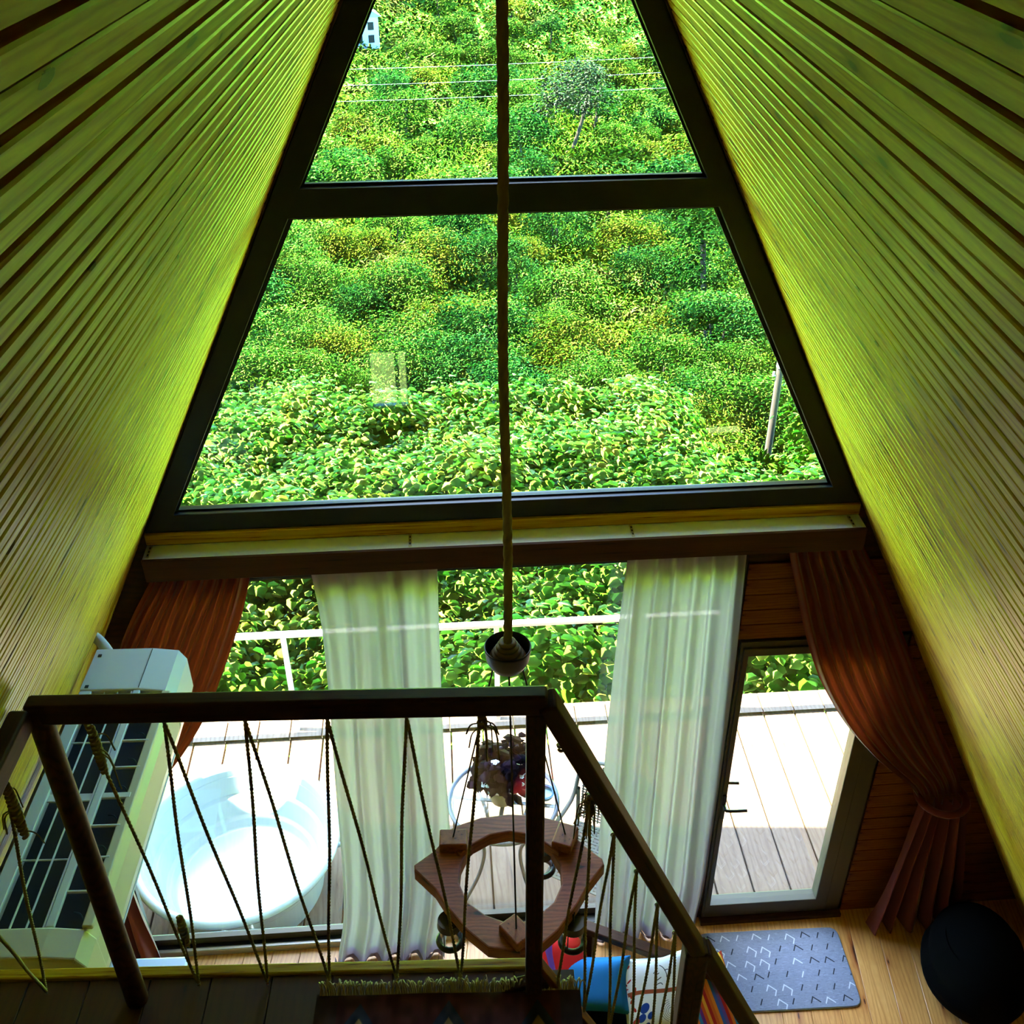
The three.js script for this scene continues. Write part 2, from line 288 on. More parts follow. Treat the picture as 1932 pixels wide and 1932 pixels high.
{
  const c1 = gable(thing('sheer_curtain', 'white sheer curtain before the wide glass door, between tub and table', 'curtain'));
  mesh('fabric', cloth([[-0.86, 2.745], [-0.83, 2.5], [-0.84, 2.0], [-0.87, 1.3], [-0.89, 0.7], [-0.93, 0.25], [-1.0, 0.012]], [[-0.31, 2.745], [-0.32, 2.3], [-0.33, 1.64], [-0.32, 1.03], [-0.33, 0.5], [-0.40, 0.012]], 0.085, 5, 0.017, 5, 200, 60, (v) => 0.8 + 1.0 * v, (v) => 0.05 * v * v), M.sheer, c1);
  mesh('hem', cloth([[-1.0, 0.034], [-1.0, 0.010]], [[-0.40, 0.034], [-0.40, 0.010]], 0.14, 5, 0.03, 5, 120, 2), M.sheer, c1);
  const c2 = gable(thing('sheer_curtain', 'white sheer curtain hanging beside the narrow glass door, right of the table', 'curtain'));
  mesh('fabric', cloth([[0.51, 2.745], [0.48, 2.3], [0.455, 1.6], [0.45, 1.0], [0.46, 0.012]], [[1.02, 2.745], [1.05, 1.9], [1.06, 1.2], [1.06, 0.3], [1.03, 0.012]], 0.085, 6, 0.017, 8, 200, 60, (v) => 0.8 + 0.9 * v, (v) => 0.02 * v), M.sheer, c2);
  mesh('hem', cloth([[0.46, 0.034], [0.46, 0.010]], [[1.03, 0.034], [1.03, 0.010]], 0.107, 6, 0.028, 8, 120, 2), M.sheer, c2);
  const r1 = gable(thing('drape', 'dark rust drape tied back behind the air conditioner on the left', 'curtain'));
  mesh('fabric', cloth([[-1.47, 2.74], [-1.68, 2.4], [-1.80, 2.1], [-1.95, 1.8], [-2.08, 1.45], [-2.14, 1.15]], [[-1.08, 2.74], [-1.16, 2.47], [-1.27, 2.2], [-1.40, 1.9], [-1.57, 1.62], [-1.76, 1.38], [-1.94, 1.15]], 0.09, 8, 0.018, 12, 160, 60, (v) => 1 - 0.3 * v), M.rust, r1);
  mesh('tie_band', new THREE.TorusGeometry(0.105, 0.022, 10, 28).scale(1, 1, 0.7).rotateX(Math.PI / 2).translate(-2.04, 1.15, 0.1), M.rust, r1);
  mesh('tail', cloth([[-2.14, 1.15], [-2.2, 0.8], [-2.28, 0.3], [-2.3, 0.012]], [[-1.94, 1.15], [-1.97, 0.8], [-1.97, 0.4], [-1.96, 0.012]], 0.12, 4, 0.035, 14, 120, 40, (v) => 0.6 + 0.6 * v), M.rust, r1);
  const r2 = gable(thing('drape', 'rust red drape swept back to the right of the narrow glass door', 'curtain'));
  mesh('fabric', cloth([[1.19, 2.74], [1.26, 2.5], [1.35, 2.2], [1.46, 1.91], [1.65, 1.58], [1.9, 1.28], [2.12, 1.1], [2.13, 1.05]], [[1.5, 2.74], [1.68, 2.45], [1.85, 2.1], [2.0, 1.8], [2.15, 1.5], [2.28, 1.25], [2.36, 1.05]], 0.10, 7, 0.022, 17, 160, 60, (v) => 1 - 0.25 * v), M.rust, r2);
  mesh('tie_band', new THREE.TorusGeometry(0.12, 0.022, 10, 28).scale(1, 1, 0.7).rotateX(Math.PI / 2).translate(2.24, 1.05, 0.11), M.rust, r2);
  mesh('tail', cloth([[2.12, 1.05], [2.09, 0.7], [2.05, 0.25], [2.02, 0.012]], [[2.36, 1.05], [2.42, 0.7], [2.5, 0.25], [2.55, 0.012]], 0.14, 5, 0.04, 19, 120, 40, (v) => 0.6 + 0.7 * v), M.rust, r2);
}

// ---------------------------------------------------------------- loft railing with rope lacing
const RY = 4.075, FY = 3.19, RZ = 2.38;
const rail = thing('loft_railing', 'brown wooden loft railing laced with thin rope, along the edge of the upper floor', 'railing');
{
  mesh('top_rail', beam([-0.885, RY, RZ], [0.035, RY, RZ], 0.036, 0.046, V(0, 1, 0), 0.007), M.brown, rail);
  mesh('post', rb(0.036, RY - FY - 0.02, 0.036, 0.006, 0.014, (RY + FY) / 2 - 0.01, RZ), M.brown, rail);
  mesh('post', new THREE.CylinderGeometry(0.021, 0.024, RY - FY, 16).translate(-0.868, (RY + FY) / 2, RZ), M.brown, rail);
  mesh('return_rail', beam([-0.888, RY, RZ + 0.02], [-0.888, RY - 0.01, 3.3], 0.036, 0.046, V(0, 1, 0), 0.007), M.brown, rail);
}
function lacing(a, b, r = 0.0036) { // two-strand twisted rope
  const A = V(...a), B = V(...b), d = B.clone().sub(A), L = d.length(); d.normalize();
  const s = V().crossVectors(d, V(0, 0, 1)).normalize(), u = V().crossVectors(s, d), gs = [];
  const N = Math.max(12, Math.round(L / 0.006));
  for (let k = 0; k < 2; k++) { const pts = []; for (let i = 0; i <= N; i++) { const t = i / N, an = t * L / 0.022 * 6.283 + k * 3.1416; const w = 0.0025 * Math.sin(t * 7 + a[0] * 30); pts.push(A.clone().addScaledVector(d, t * L).addScaledVector(s, Math.cos(an) * r * 0.38 + w * Math.sin(t * 3.14)).addScaledVector(u, Math.sin(an) * r * 0.38)); } gs.push(new THREE.TubeGeometry(new THREE.CatmullRomCurve3(pts), N, r * 0.75, 6)); }
  return join(gs);
}
function knot(p, n, len, seed) { // wound knot with loose strands
  const r = mulberry(seed), gs = [], pts = [];
  for (let i = 0; i <= 120; i++) { const t = i / 120; pts.push(V(p[0] + (0.004 + 0.003 * Math.sin(t * 3.1)) * Math.cos(t * 60 * len / 0.1), p[1] - t * len, p[2] + (0.004 + 0.003 * Math.sin(t * 3.1)) * Math.sin(t * 60 * len / 0.1))); }
  gs.push(tube(pts, 0.0034, 240, 5));
  for (let k = 0; k < n; k++) { const a = r() * 6.28, l = 0.03 + 0.06 * r(), s = V(p[0], p[1] - len * r() * 0.9, p[2]); gs.push(tube([s, s.clone().add(V(Math.cos(a) * 0.02, -0.006, Math.sin(a) * 0.015)), s.clone().add(V(Math.cos(a) * 0.03, -l, Math.sin(a) * 0.02))], 0.0017, 8, 4)); }
  return join(gs);
}
const eye = (x, y, z) => join([new THREE.TorusGeometry(0.006, 0.0017, 6, 12).translate(x, y - 0.006, z), bar([x, y, z], [x, y + 0.01, z], 0.0017, 5)]);
{
  const hooks = [-0.791, -0.651, -0.507, -0.36, -0.218, -0.087], nails = [-0.737, -0.583, -0.444, -0.292, -0.149];
  for (const x of hooks) mesh('eye_hook', eye(x, RY - 0.022, RZ), M.steel, rail);
  for (const x of nails) mesh('nail', join([bar([x, FY, 2.352], [x, FY + 0.014, 2.352], 0.0018, 6), new THREE.CylinderGeometry(0.0045, 0.0045, 0.002, 10).translate(x, FY + 0.014, 2.352)]), M.steel, rail);
  nails.forEach((x, i) => { for (const h of [hooks[i], hooks[i + 1]]) mesh('lacing_rope', lacing([h, RY - 0.034, RZ], [x, FY + 0.006, 2.352]), M.rope, rail); });
  mesh('knot', knot([-0.782, RY - 0.035, RZ + 0.004], 3, 0.12, 4), M.rope, rail);
  mesh('knot', knot([-0.732, 3.46, 2.362], 5, 0.1, 5), M.rope, rail);
  mesh('knot', knot([-0.083, RY - 0.035, RZ], 9, 0.03, 6), M.rope, rail);
  mesh('knot', knot([-0.895, RY - 0.05, 2.50], 6, 0.14, 7), M.rope, rail);
  mesh('nail', join([bar([-1.075, FY, 2.36], [-1.075, FY + 0.014, 2.36], 0.0018, 6)]), M.steel, rail);
  mesh('lacing_rope', lacing([-0.895, RY - 0.05, 2.50], [-1.075, FY + 0.008, 2.36]), M.rope, rail);
  mesh('lacing_rope', lacing([-0.93, RY - 0.3, 2.62], [-1.075, FY + 0.008, 2.36]), M.rope, rail);
}
// stair rail going down steeply to the right
const SD = V(0.405, -1, -0.125), S0 = V(0.034, RY - 0.002, RZ), onStair = (t, dy = 0) => S0.clone().addScaledVector(SD, t).add(V(0, dy, 0));
const stair = thing('stair', 'steep wooden stair with brown handrail and rope lacing, going down from the loft', 'stairs');
{
  mesh('handrail', beam(onStair(-0.005), onStair(0.93), 0.036, 0.05, V(0, 0, 1), 0.006), M.brown, stair);
  mesh('handrail', beam(onStair(0.9).add(V(0.018, -0.01, 0)), onStair(2.3).add(V(0.02, 0, 0)), 0.036, 0.05, V(0, 0, 1), 0.006), M.brown, stair);
  const p2 = onStair(0.93); mesh('post', rb(0.055, 0.9, 0.055, 0.008, p2.x - 0.012, p2.y - 0.42, p2.z + 0.002), M.brown, stair);
  const low = -(RY - FY) + 0.085;
  const perp = V(1, 0.405, 0).normalize(), along = (t, o, dz = 0) => onStair(t, low).addScaledVector(perp, o).add(V(0, 0, dz));
  mesh('stringer', beam(along(0.03, -0.062), along(2.95, -0.062), 0.11, 0.028, V(0, 0, 1), 0.004), M.brown, stair);
  mesh('stringer_trim', beam(along(-0.02, 0), along(2.9, 0), 0.014, 0.03, V(0, 0, 1), 0.003), M.amber, stair);
  mesh('stringer', beam(along(0.03, -0.062, 0.62), along(2.95, -0.062, 0.62), 0.11, 0.028, V(0, 0, 1), 0.004), M.brown, stair);
  for (let k = 1; k < 12; k++) { const q = onStair(k * 0.245, low - 0.01); mesh('tread', rb(0.2, 0.03, 0.6, 0.006, q.x - 0.07, q.y, q.z + 0.32), M.brown, stair); }
  const hk = [0.27, 0.405, 0.545, 0.685, 0.81].map((t) => onStair(t).add(V(-0.02, -0.018, 0))), nl = [0.06, 0.22, 0.38, 0.54, 0.70, 0.86].map((t) => onStair(t, low).add(V(0.01, 0.004, 0)));
  hk.forEach((h, i) => { mesh('eye_hook', eye(h.x, h.y + 0.004, h.z), M.steel, stair); for (const n of [nl[i], nl[i + 1]]) mesh('lacing_rope', lacing(h.toArray(), n.toArray()), M.rope, stair); });
  const h0 = hk[0]; mesh('knot', knot([h0.x, h0.y, h0.z], 12, 0.06, 9), M.rope, stair);
  mesh('knot', knot([onStair(0.1).x - 0.012, onStair(0.1).y - 0.02, onStair(0.1).z], 0, 0.016, 10), M.rope, stair);
}
{ // rug on the loft floor
  const n = latticeNoise(77, 40, 40);
  const tex = dataTex(256, 256, (u, v) => { const d = Math.abs(((u * 3) % 1) - 0.5) + Math.abs(((v * 3) % 1) - 0.5), k = n(u * 40, v * 40) * 34; const b = v < 0.16 || u < 0.08 || u > 0.92; const c = b ? [58, 34, 24] : d < 0.18 ? [120, 40, 28] : d < 0.3 ? [150, 120, 84] : d < 0.42 ? [40, 44, 58] : [74, 30, 24]; return c.map((q) => q + k - 17); });
  const rug = thing('rug', 'dark woven rug with a cream fringe lying on the loft floor', 'rug');
  const g = new THREE.BoxGeometry(0.585, 0.008, 0.9, 40, 1, 60).translate(-0.175, FY + 0.006, 2.385 + 0.45); { const p = g.attributes.position; for (let i = 0; i < p.count; i++) p.setY(i, p.getY(i) + 0.004 * Math.sin(p.getX(i) * 21) * Math.sin(p.getZ(i) * 9)); g.computeVertexNormals(); }
  mesh('weave', g, std({ map: tex, roughness: 1 }), rug);
  const r = mulberry(5), gs = [];
  for (let k = 0; k < 150; k++) { const x = -0.46 + 0.575 * k / 149, l = 0.016 + 0.016 * r(), a = (r() - 0.5) * 0.03; const b = V(x, FY + 0.01, 2.388); gs.push(tube([b, b.clone().add(V(a * 0.4, 0.012 + 0.014 * r(), -l * 0.5)), b.clone().add(V(a, 0.006 + 0.012 * r(), -l)), b.clone().add(V(a + (r() - 0.5) * 0.014, 0.0 + 0.01 * r(), -l * 0.7))], 0.0018, 6, 4)); }
  const fr = mesh('fringe', join(gs), std({ color: 0xb8a684, roughness: 1 }), rug); fr.userData.kind = 'stuff';
}

// ---------------------------------------------------------------- hanging wheel lamp
{
  const X = -0.021, Z = 1.0, lamp = thing('wheel_chandelier', 'rustic wooden wheel lamp hung on a thick rope in mid room', 'chandelier', [X, 0, Z]);
  // laid rope: three strands showing on the surface
  const P = [], I = [], NV = 420, NU = 18, y0 = 3.02, y1 = 5.84, rn = latticeNoise(9, 4, 400);
  for (let j = 0; j <= NV; j++) { const t = j / NV, y = y0 + (y1 - y0) * t; for (let i = 0; i <= NU; i++) { const a = i / NU * 6.2832, s = Math.abs(Math.sin(1.5 * a + y * 62)); const r = 0.0128 + 0.0028 * s + 0.0012 * (rn(i % NU / 5, t * 400) - 0.5); P.push(Math.cos(a) * r + 0.004 * Math.sin(y * 4.2), y, Math.sin(a) * r); } }
  for (let j = 0; j < NV; j++) for (let i = 0; i < NU; i++) { const a = j * (NU + 1) + i, b = a + 1, c = a + NU + 1, d = c + 1; I.push(a, c, b, b, c, d); }
  const rg = new THREE.BufferGeometry(); rg.setAttribute('position', new THREE.Float32BufferAttribute(P, 3)); rg.setIndex(I); rg.computeVertexNormals();
  mesh('rope', rg, std({ color: 0x6b5a3c, roughness: 1 }), lamp);
  const cup = mesh('canopy_cup', new THREE.LatheGeometry([[0.004, 2.905], [0.03, 2.908], [0.055, 2.925], [0.07, 2.955], [0.076, 3.0], [0.078, 3.006], [0.081, 3.002], [0.0805, 2.998], [0.074, 2.95], [0.058, 2.918], [0.03, 2.9], [0.0, 2.898]].map((p) => new THREE.Vector2(...p)), 36), M.black, lamp);
  const wr = []; for (let k = 0; k < 5; k++) { const r = 0.022 + 0.0095 * (4 - k) * 0.9; wr.push(new THREE.TorusGeometry(r, 0.0095, 8, 24).rotateX(Math.PI / 2).translate(0, 2.955 + 0.016 * k, 0)); }
  mesh('rope_wrap', join(wr), std({ color: 0x6b5a3c, roughness: 1 }), cup);
  const WY = 1.76, ri = 0.205, ro = 0.315, jt = [[-0.25, -0.17], [0.26, -0.18], [0.02, 0.315]].map(([x, z]) => Math.atan2(z, x));
  const felloes = [
    [[-0.285, -0.20], [-0.22, -0.245], [-0.12, -0.285], [0, -0.30], [0.12, -0.29], [0.22, -0.255], [0.29, -0.205], [0.2, -0.095], [0.14, -0.15], [0.07, -0.19], [0, -0.205], [-0.08, -0.19], [-0.15, -0.145], [-0.2, -0.09]],
    [[0.03, 0.345], [-0.09, 0.325], [-0.17, 0.25], [-0.26, 0.13], [-0.30, 0.06], [-0.388, -0.035], [-0.39, -0.06], [-0.31, -0.13], [-0.25, -0.22], [-0.17, -0.13], [-0.20, -0.05], [-0.205, 0.03], [-0.17, 0.12], [-0.1, 0.18], [-0.02, 0.215], [0.04, 0.22]],
    [[0.0, 0.34], [0.10, 0.32], [0.18, 0.25], [0.265, 0.13], [0.31, 0.05], [0.385, -0.05], [0.38, -0.08], [0.31, -0.15], [0.255, -0.23], [0.17, -0.13], [0.205, -0.05], [0.205, 0.04], [0.17, 0.12], [0.1, 0.185], [0.02, 0.215], [-0.02, 0.22]],
  ];
  for (let k = 0; k < 3; k++) {
    const g = slab(felloes[k], [], -0.033, 0.033, 0.007).rotateX(Math.PI / 2).translate(0, WY + [0.014, 0, -0.012][k], 0); { const u = g.attributes.uv; for (let i = 0; i < u.count; i++) u.setXY(i, u.getX(i) * 0.9 + k * 0.3, u.getY(i) * 2.2); }
    mesh('felloe', g, M.wheel, lamp);
    const b = mesh('joint_block', rb(0.115, 0.05, 0.085, 0.008), M.wheel, lamp); b.position.set(Math.cos(jt[k]) * 0.28, WY + 0.056, Math.sin(jt[k]) * 0.28); b.rotation.y = -jt[k] + 0.6;
    mesh('cord', bar([Math.cos(jt[k]) * 0.28, WY + 0.08, Math.sin(jt[k]) * 0.28], [Math.cos(jt[k]) * 0.05, 2.93, Math.sin(jt[k]) * 0.05], 0.0034, 6), M.cord, lamp);
  }
  for (const [x, z] of [[-0.245, 0.14], [0.245, 0.16], [0.14, -0.2]]) {
    const l = mesh('lantern', join([new THREE.CylinderGeometry(0.046, 0.05, 0.035, 24).translate(x, 1.69, z), new THREE.TorusGeometry(0.046, 0.013, 10, 28).rotateX(Math.PI / 2).translate(x, 1.575, z), bar([x, 1.69, z], [x, 1.76, z], 0.006), ...[0, 2.09, 4.19].map((a) => bar([x + 0.044 * Math.cos(a), 1.57, z + 0.044 * Math.sin(a)], [x + 0.044 * Math.cos(a), 1.69, z + 0.044 * Math.sin(a)], 0.0025, 5))]), M.black, lamp);
    mesh('lantern_glass', new THREE.CylinderGeometry(0.04, 0.04, 0.1, 24, 1, true).translate(x, 1.63, z), phy({ color: 0xffffff, transmission: 1, thickness: 0, roughness: 0.02, side: THREE.DoubleSide }), l);
    mesh('bulb', new THREE.SphereGeometry(0.018, 14, 10).translate(x, 1.645, z), M.white, l);
  }
}

// ---------------------------------------------------------------- air conditioner
{
  const ac = thing('air_conditioner', 'white wall air conditioner with open grille on top, high on the left wall', 'air conditioner', [-1.5, 2.53, 0.80], 0.012);
  const W = 0.315, L = 1.25, H = 0.32;   // x: wall to room, z: along the wall
  const prof = [[0, 0], [0.2, 0], [0.285, 0.05], [0.312, 0.14], [0.312, 0.25], [0.295, 0.3], [0.29, 0.312], [0.285, 0.25], [0.02, 0.25], [0, 0.3]];
  const shell = new THREE.ExtrudeGeometry(shapeOf(prof), { depth: L - 0.02, bevelEnabled: true, bevelSize: 0.008, bevelThickness: 0.01, bevelSegments: 2, bevelOffset: -0.008 }).translate(0, 0, 0.01);
  mesh('body', shell, M.cream, ac);
  const capProf = [[0, 0], [0.2, 0], [0.285, 0.05], [0.314, 0.14], [0.314, 0.27], [0.29, 0.312], [0.2, 0.325], [0, 0.325]];
  const cap = (d) => new THREE.ExtrudeGeometry(shapeOf(capProf), { depth: d - 0.016, bevelEnabled: true, bevelSize: 0.01, bevelThickness: 0.008, bevelSegments: 3, bevelOffset: -0.01 }).translate(0, 0, 0.008);
  const c1 = mesh('end_cap', cap(0.22), M.white, ac); const c2 = mesh('end_cap', cap(0.1), M.cream, ac); c2.position.z = L - 0.1;
  for (const z of [0.04, 0.2]) mesh('screw_cover', bx(0.012, 0.003, 0.012, 0.02, 0.326, z), M.gasket, c1);
  mesh('panel_seam', join([bx(0.002, 0.002, 0.2, 0.2, 0.3262, 0.11)]), M.gasket, c1);
  const z0 = 0.22, z1 = L - 0.1, zm = (z0 + z1) / 2, len = z1 - z0;
  mesh('back_strip', rb(0.042, 0.012, len, 0.003, 0.021, 0.318, zm), M.white, ac);
  mesh('front_edge', rb(0.03, 0.016, len, 0.005, 0.296, 0.31, zm), M.cream, ac);
  mesh('centre_bar', rb(0.024, 0.012, len, 0.003, 0.196, 0.317, zm), M.white, ac);
  mesh('inner_rail', rb(0.006, 0.01, len, 0.002, 0.178, 0.314, zm), M.white, ac);
  for (const x of [0.085, 0.13]) mesh('grille_rod', rb(0.004, 0.008, len, 0.0015, x, 0.314, zm), M.white, ac);
  for (let k = 1; k < 8; k++) { const z = z0 + len * k / 8; mesh('grille_bar', rb(0.09, 0.01, k === 4 ? 0.022 : 0.008, 0.003, 0.25, 0.314, z), M.white, ac); if (k % 2 === 0) mesh('grille_bar', rb(0.14, 0.006, k === 4 ? 0.03 : 0.005, 0.002, 0.11, 0.31, z), M.white, ac); }
  mesh('coil', bx(0.27, 0.006, len, 0.155, 0.253, zm), M.gasket, ac);
  for (let k = 0; k < 8; k++) mesh('fan_guard', tube([[0.222, 0.262, z0 + len * (k + 0.25) / 8], [0.25, 0.275, z0 + len * (k + 0.4) / 8], [0.272, 0.262, z0 + len * (k + 0.7) / 8]], 0.002, 8, 5), std({ color: 0x1d3a36, roughness: 0.5 }), ac);
  mesh('louvre', rb(0.07, 0.008, len, 0.003, 0.247, 0.028, zm), M.white, ac).rotation.z = 0;
  mesh('mount_plate', bx(0.012, 0.2, 0.9, -0.06, 0.12, L / 2), M.steel, ac);
  mesh('drain_pipe', tube([[0.05, 0.2, -0.01], [0.0, 0.28, -0.06], [-0.05, 0.3, -0.1], [-0.1, 0.27, -0.12]], 0.02, 16, 10), std({ color: 0xb9bcbc, roughness: 0.9 }), ac);
  mesh('drain_hose', tube([[0.2, 0.03, L - 0.02], [0.24, -0.04, L + 0.0], [0.3, -0.12, L - 0.02], [0.33, -0.3, L - 0.06]], 0.009, 14, 8), M.galv, ac);
}

// ---------------------------------------------------------------- deck, railing and the things on it
const DY = -0.4;
{
  const d = gable(structure('deck', null)), pw = 0.2365, gs = [], ls = [];
  mesh('joists', bx(9.4, 0.12, 1.7, 0.2, DY - 0.11, -1.0), M.slabs, d);
  for (let k = 0; k < 6; k++) {
    gs.push(runProfile([[0.0055, 0], [0.0055, 0.026], [0.008, 0.03], [pw - 0.008, 0.03], [pw - 0.0055, 0.026], [pw - 0.0055, 0]], -1.99, -0.085, k * 0.29, k * 0.25, 2.4, 0.95).translate(0, -0.03, 0));
    ls.push(runProfile([[0.004, 0], [0.004, 0.036], [0.007, 0.04], [pw - 0.007, 0.04], [pw - 0.004, 0.036], [pw - 0.004, 0]], -2.18, -1.98, k * 0.4, k * 0.2, 2.4, 0.95).translate(0, 0, 0));
  }
  for (let i = -20; i <= 17; i++) { const m = mesh('deck_board', gs[Math.floor(rnd() * 6)], M.deck, d); m.position.set(1.568 + i * pw, DY, 0); const e = mesh('edge_board', ls[Math.floor(rnd() * 6)], M.deck, d); e.position.set(1.56 + i * pw, DY - 0.004, 0); }
  mesh('fascia', bx(9.2, 0.2, 0.03, 0.3, DY - 0.1, -2.2), M.deck, d);
  const r = gable(thing('deck_railing', 'thin pale metal railing at the far edge of the deck', 'railing'));
  mesh('hand_rail', rb(9.2, 0.03, 0.05, 0.006, 0.3, 0.55, -2.06), M.galv, r);
  for (let x = -4.2; x < 5; x += 1.49) mesh('post', rb(0.035, 0.95, 0.035, 0.004, x + 1.25 - 0.04 * 0, 0.075, -2.06), M.galv, r);
}
{ // round soaking tub
  const t = thing('soaking_tub', 'round white plastic tub standing on the deck by the glass door', 'tub', [-1.70, DY, -0.665]);
  const pr = [[0, 0.0], [0.48, 0.0], [0.50, 0.01], [0.565, 0.38], [0.575, 0.395], [0.595, 0.392], [0.628, 0.40], [0.64, 0.425], [0.635, 0.446], [0.615, 0.456], [0.59, 0.45], [0.577, 0.43], [0.548, 0.26], [0.54, 0.245], [0.522, 0.238], [0.515, 0.225], [0.482, 0.11], [0.474, 0.1], [0.458, 0.094], [0.45, 0.085], [0.437, 0.045], [0.415, 0.03], [0, 0.026]];
  mesh('basin', new THREE.LatheGeometry(pr.map((p) => new THREE.Vector2(...p)), 96), M.tub, t);
  for (const a of [-0.25, Math.PI - 0.28]) { const h = mesh('handle', tube([[0.6, 0.40, -0.14], [0.66, 0.4, -0.12], [0.69, 0.39, -0.04], [0.69, 0.39, 0.04], [0.66, 0.4, 0.12], [0.6, 0.4, 0.14]], 0.016, 24, 10), std({ color: 0x9aa9b8, roughness: 0.4 }), t); h.rotation.y = -a - 0.1; }
}
tag(mesh('wooden_offcut', rb(0.07, 0.05, 0.24, 0.004).rotateX(0.25).rotateY(0.5).translate(-2.42, DY + 0.23, -0.40), M.floor), 'yellow wooden plank end leaning against the tub rim, nearer the red drape', 'plank', 'planks by the tub');
tag(mesh('wooden_offcut', rb(0.06, 0.05, 0.26, 0.004).rotateX(-0.1).rotateY(-0.95).translate(-2.33, DY + 0.24, -0.47), M.floor), 'yellow wooden plank end lying across the tub rim', 'plank', 'planks by the tub');
{ // patio table
  const cx = -0.04, cz = -0.69, ty = 0.3, iron = std({ color: 0x57575a, roughness: 0.45, metalness: 0.5 });
  const t = thing('patio_table', 'round patio table with rippled glass top and dark metal rim on the deck', 'table', [cx, DY, cz]);
  const h = ty - DY, R = 0.33;
  mesh('rim', new THREE.TorusGeometry(R, 0.014, 10, 64).rotateX(Math.PI / 2).translate(0, h, 0), iron, t);
  const rip = latticeNoise(31, 48, 48), ripT = dataTex(256, 256, (u, v) => { const k = 255 * (0.5 + 0.5 * Math.sin(60 * v + 6 * rip(u * 24, v * 24))); return [k, k, k]; }, false);
  mesh('glass_top', new THREE.CylinderGeometry(R, R, 0.006, 64).translate(0, h, 0), phy({ color: 0xf0f6f2, transmission: 1, thickness: 0, roughness: 0.18, bumpMap: ripT, bumpScale: 0.002 }), t);
  for (const a of [0.15, 1.72]) mesh('cross_bar', beam([-R * Math.cos(a), h - 0.012, -R * Math.sin(a)], [R * Math.cos(a), h - 0.012, R * Math.sin(a)], 0.026, 0.012), iron, t);
  for (let k = 0; k < 4; k++) { const a = 0.9 + k * 1.571; mesh('leg', tube([[Math.cos(a) * R * 0.95, h - 0.01, Math.sin(a) * R * 0.95], [Math.cos(a) * 0.16, h * 0.55, Math.sin(a) * 0.16], [Math.cos(a) * 0.2, h * 0.25, Math.sin(a) * 0.2], [Math.cos(a) * 0.32, 0.0, Math.sin(a) * 0.32]], 0.012, 18, 8), iron, t); }
  const ash = thing('ashtray', 'small round pale blue dish on the right of the glass table', 'dish', [0.215, ty + 0.004, -0.72]);
  mesh('bowl', new THREE.LatheGeometry([[0, 0], [0.05, 0], [0.062, 0.03], [0.058, 0.032], [0.045, 0.008], [0, 0.007]].map((p) => new THREE.Vector2(...p)), 32), std({ color: 0x8fb3c4, roughness: 0.3 }), ash);
  mesh('pattern_ring', new THREE.TorusGeometry(0.05, 0.006, 8, 24).rotateX(Math.PI / 2).translate(0, 0.024, 0), std({ color: 0x3d5f7c, roughness: 0.4 }), ash);
}
// ---------------------------------------------------------------- leaves
const lin = (r, g, b) => [r, g, b];
function leafCloud(seed, o) {
  const r = mulberry(seed), P = [], N = [], C = [], I = [], full = o.full;
  const lumps = []; for (let k = 0; k < o.lumps; k++) { const a = r() * 6.2832, u = Math.pow(r(), 0.75) * 1.25 - 0.25, q = Math.sqrt(Math.max(0, 1 - u * u)), rr = 0.62 + 0.3 * r(); lumps.push([Math.cos(a) * q * rr, u * rr, Math.sin(a) * q * rr, (0.26 + 0.2 * r()) * (o.lumpSize || 1), r()]); }
  const n = V(), t = V(), s = V(), p = V();
  for (let k = 0; k < o.n; k++) {
    const l = lumps[Math.floor(r() * lumps.length)];
    const a = r() * 6.2832, u = r() * 2 - 1, q = Math.sqrt(1 - u * u), rr = l[3] * Math.pow(r(), 0.4);
    const dx = Math.cos(a) * q, dy = u, dz = Math.sin(a) * q;
    p.set((l[0] + dx * rr) * o.rx, (l[1] + dy * rr * 0.85) * o.ry, (l[2] + dz * rr) * o.rx);
    n.set(dx * 0.35 + l[0] * 0.35 + (r() - 0.5) * 0.8, dy * 0.25 + 0.95 + (r() - 0.5) * 0.4, dz * 0.35 + l[2] * 0.35 + (r() - 0.5) * 0.8).normalize();
    t.set(r() - 0.5, r() * 0.5 - 0.45, r() - 0.5).normalize(); s.crossVectors(n, t).normalize(); t.crossVectors(s, n).normalize();
    const sz = o.leaf * (0.6 + 0.6 * r()), w = sz * (o.aspect || 0.8) * 0.5, f = w * 0.35;
    const pal = o.palette[Math.floor(Math.pow((r() + l[4]) / 2, 1) * 0.999 * o.palette.length)], br = 0.8 + 0.4 * r();
    const base = P.length / 3;
    const put = (x, y, h) => { P.push(p.x + t.x * x * sz + s.x * y * w + n.x * h, p.y + t.y * x * sz + s.y * y * w + n.y * h, p.z + t.z * x * sz + s.z * y * w + n.z * h); N.push(n.x + s.x * y * 0.35, n.y + s.y * y * 0.35, n.z + s.z * y * 0.35); C.push(pal[0] * br, pal[1] * br, pal[2] * br); };
    if (full) { put(0, 0, 0); put(0.18, 0.75, f); put(0.6, 0.95, f); put(1, 0, -f * 0.5); put(0.6, -0.95, f); put(0.18, -0.75, f); I.push(base, base + 1, base + 2, base, base + 2, base + 3, base, base + 3, base + 4, base, base + 4, base + 5); }
    else { put(0, 0, 0); put(0.5, 1, f); put(1, 0, 0); put(0.5, -1, f); I.push(base, base + 1, base + 2, base, base + 2, base + 3); }
  }
  const g = new THREE.BufferGeometry(); g.setAttribute('position', new THREE.Float32BufferAttribute(P, 3)); g.setAttribute('normal', new THREE.Float32BufferAttribute(N, 3)); g.setAttribute('color', new THREE.Float32BufferAttribute(C, 3)); g.setIndex(I); g.normalizeNormals(); return g;
}
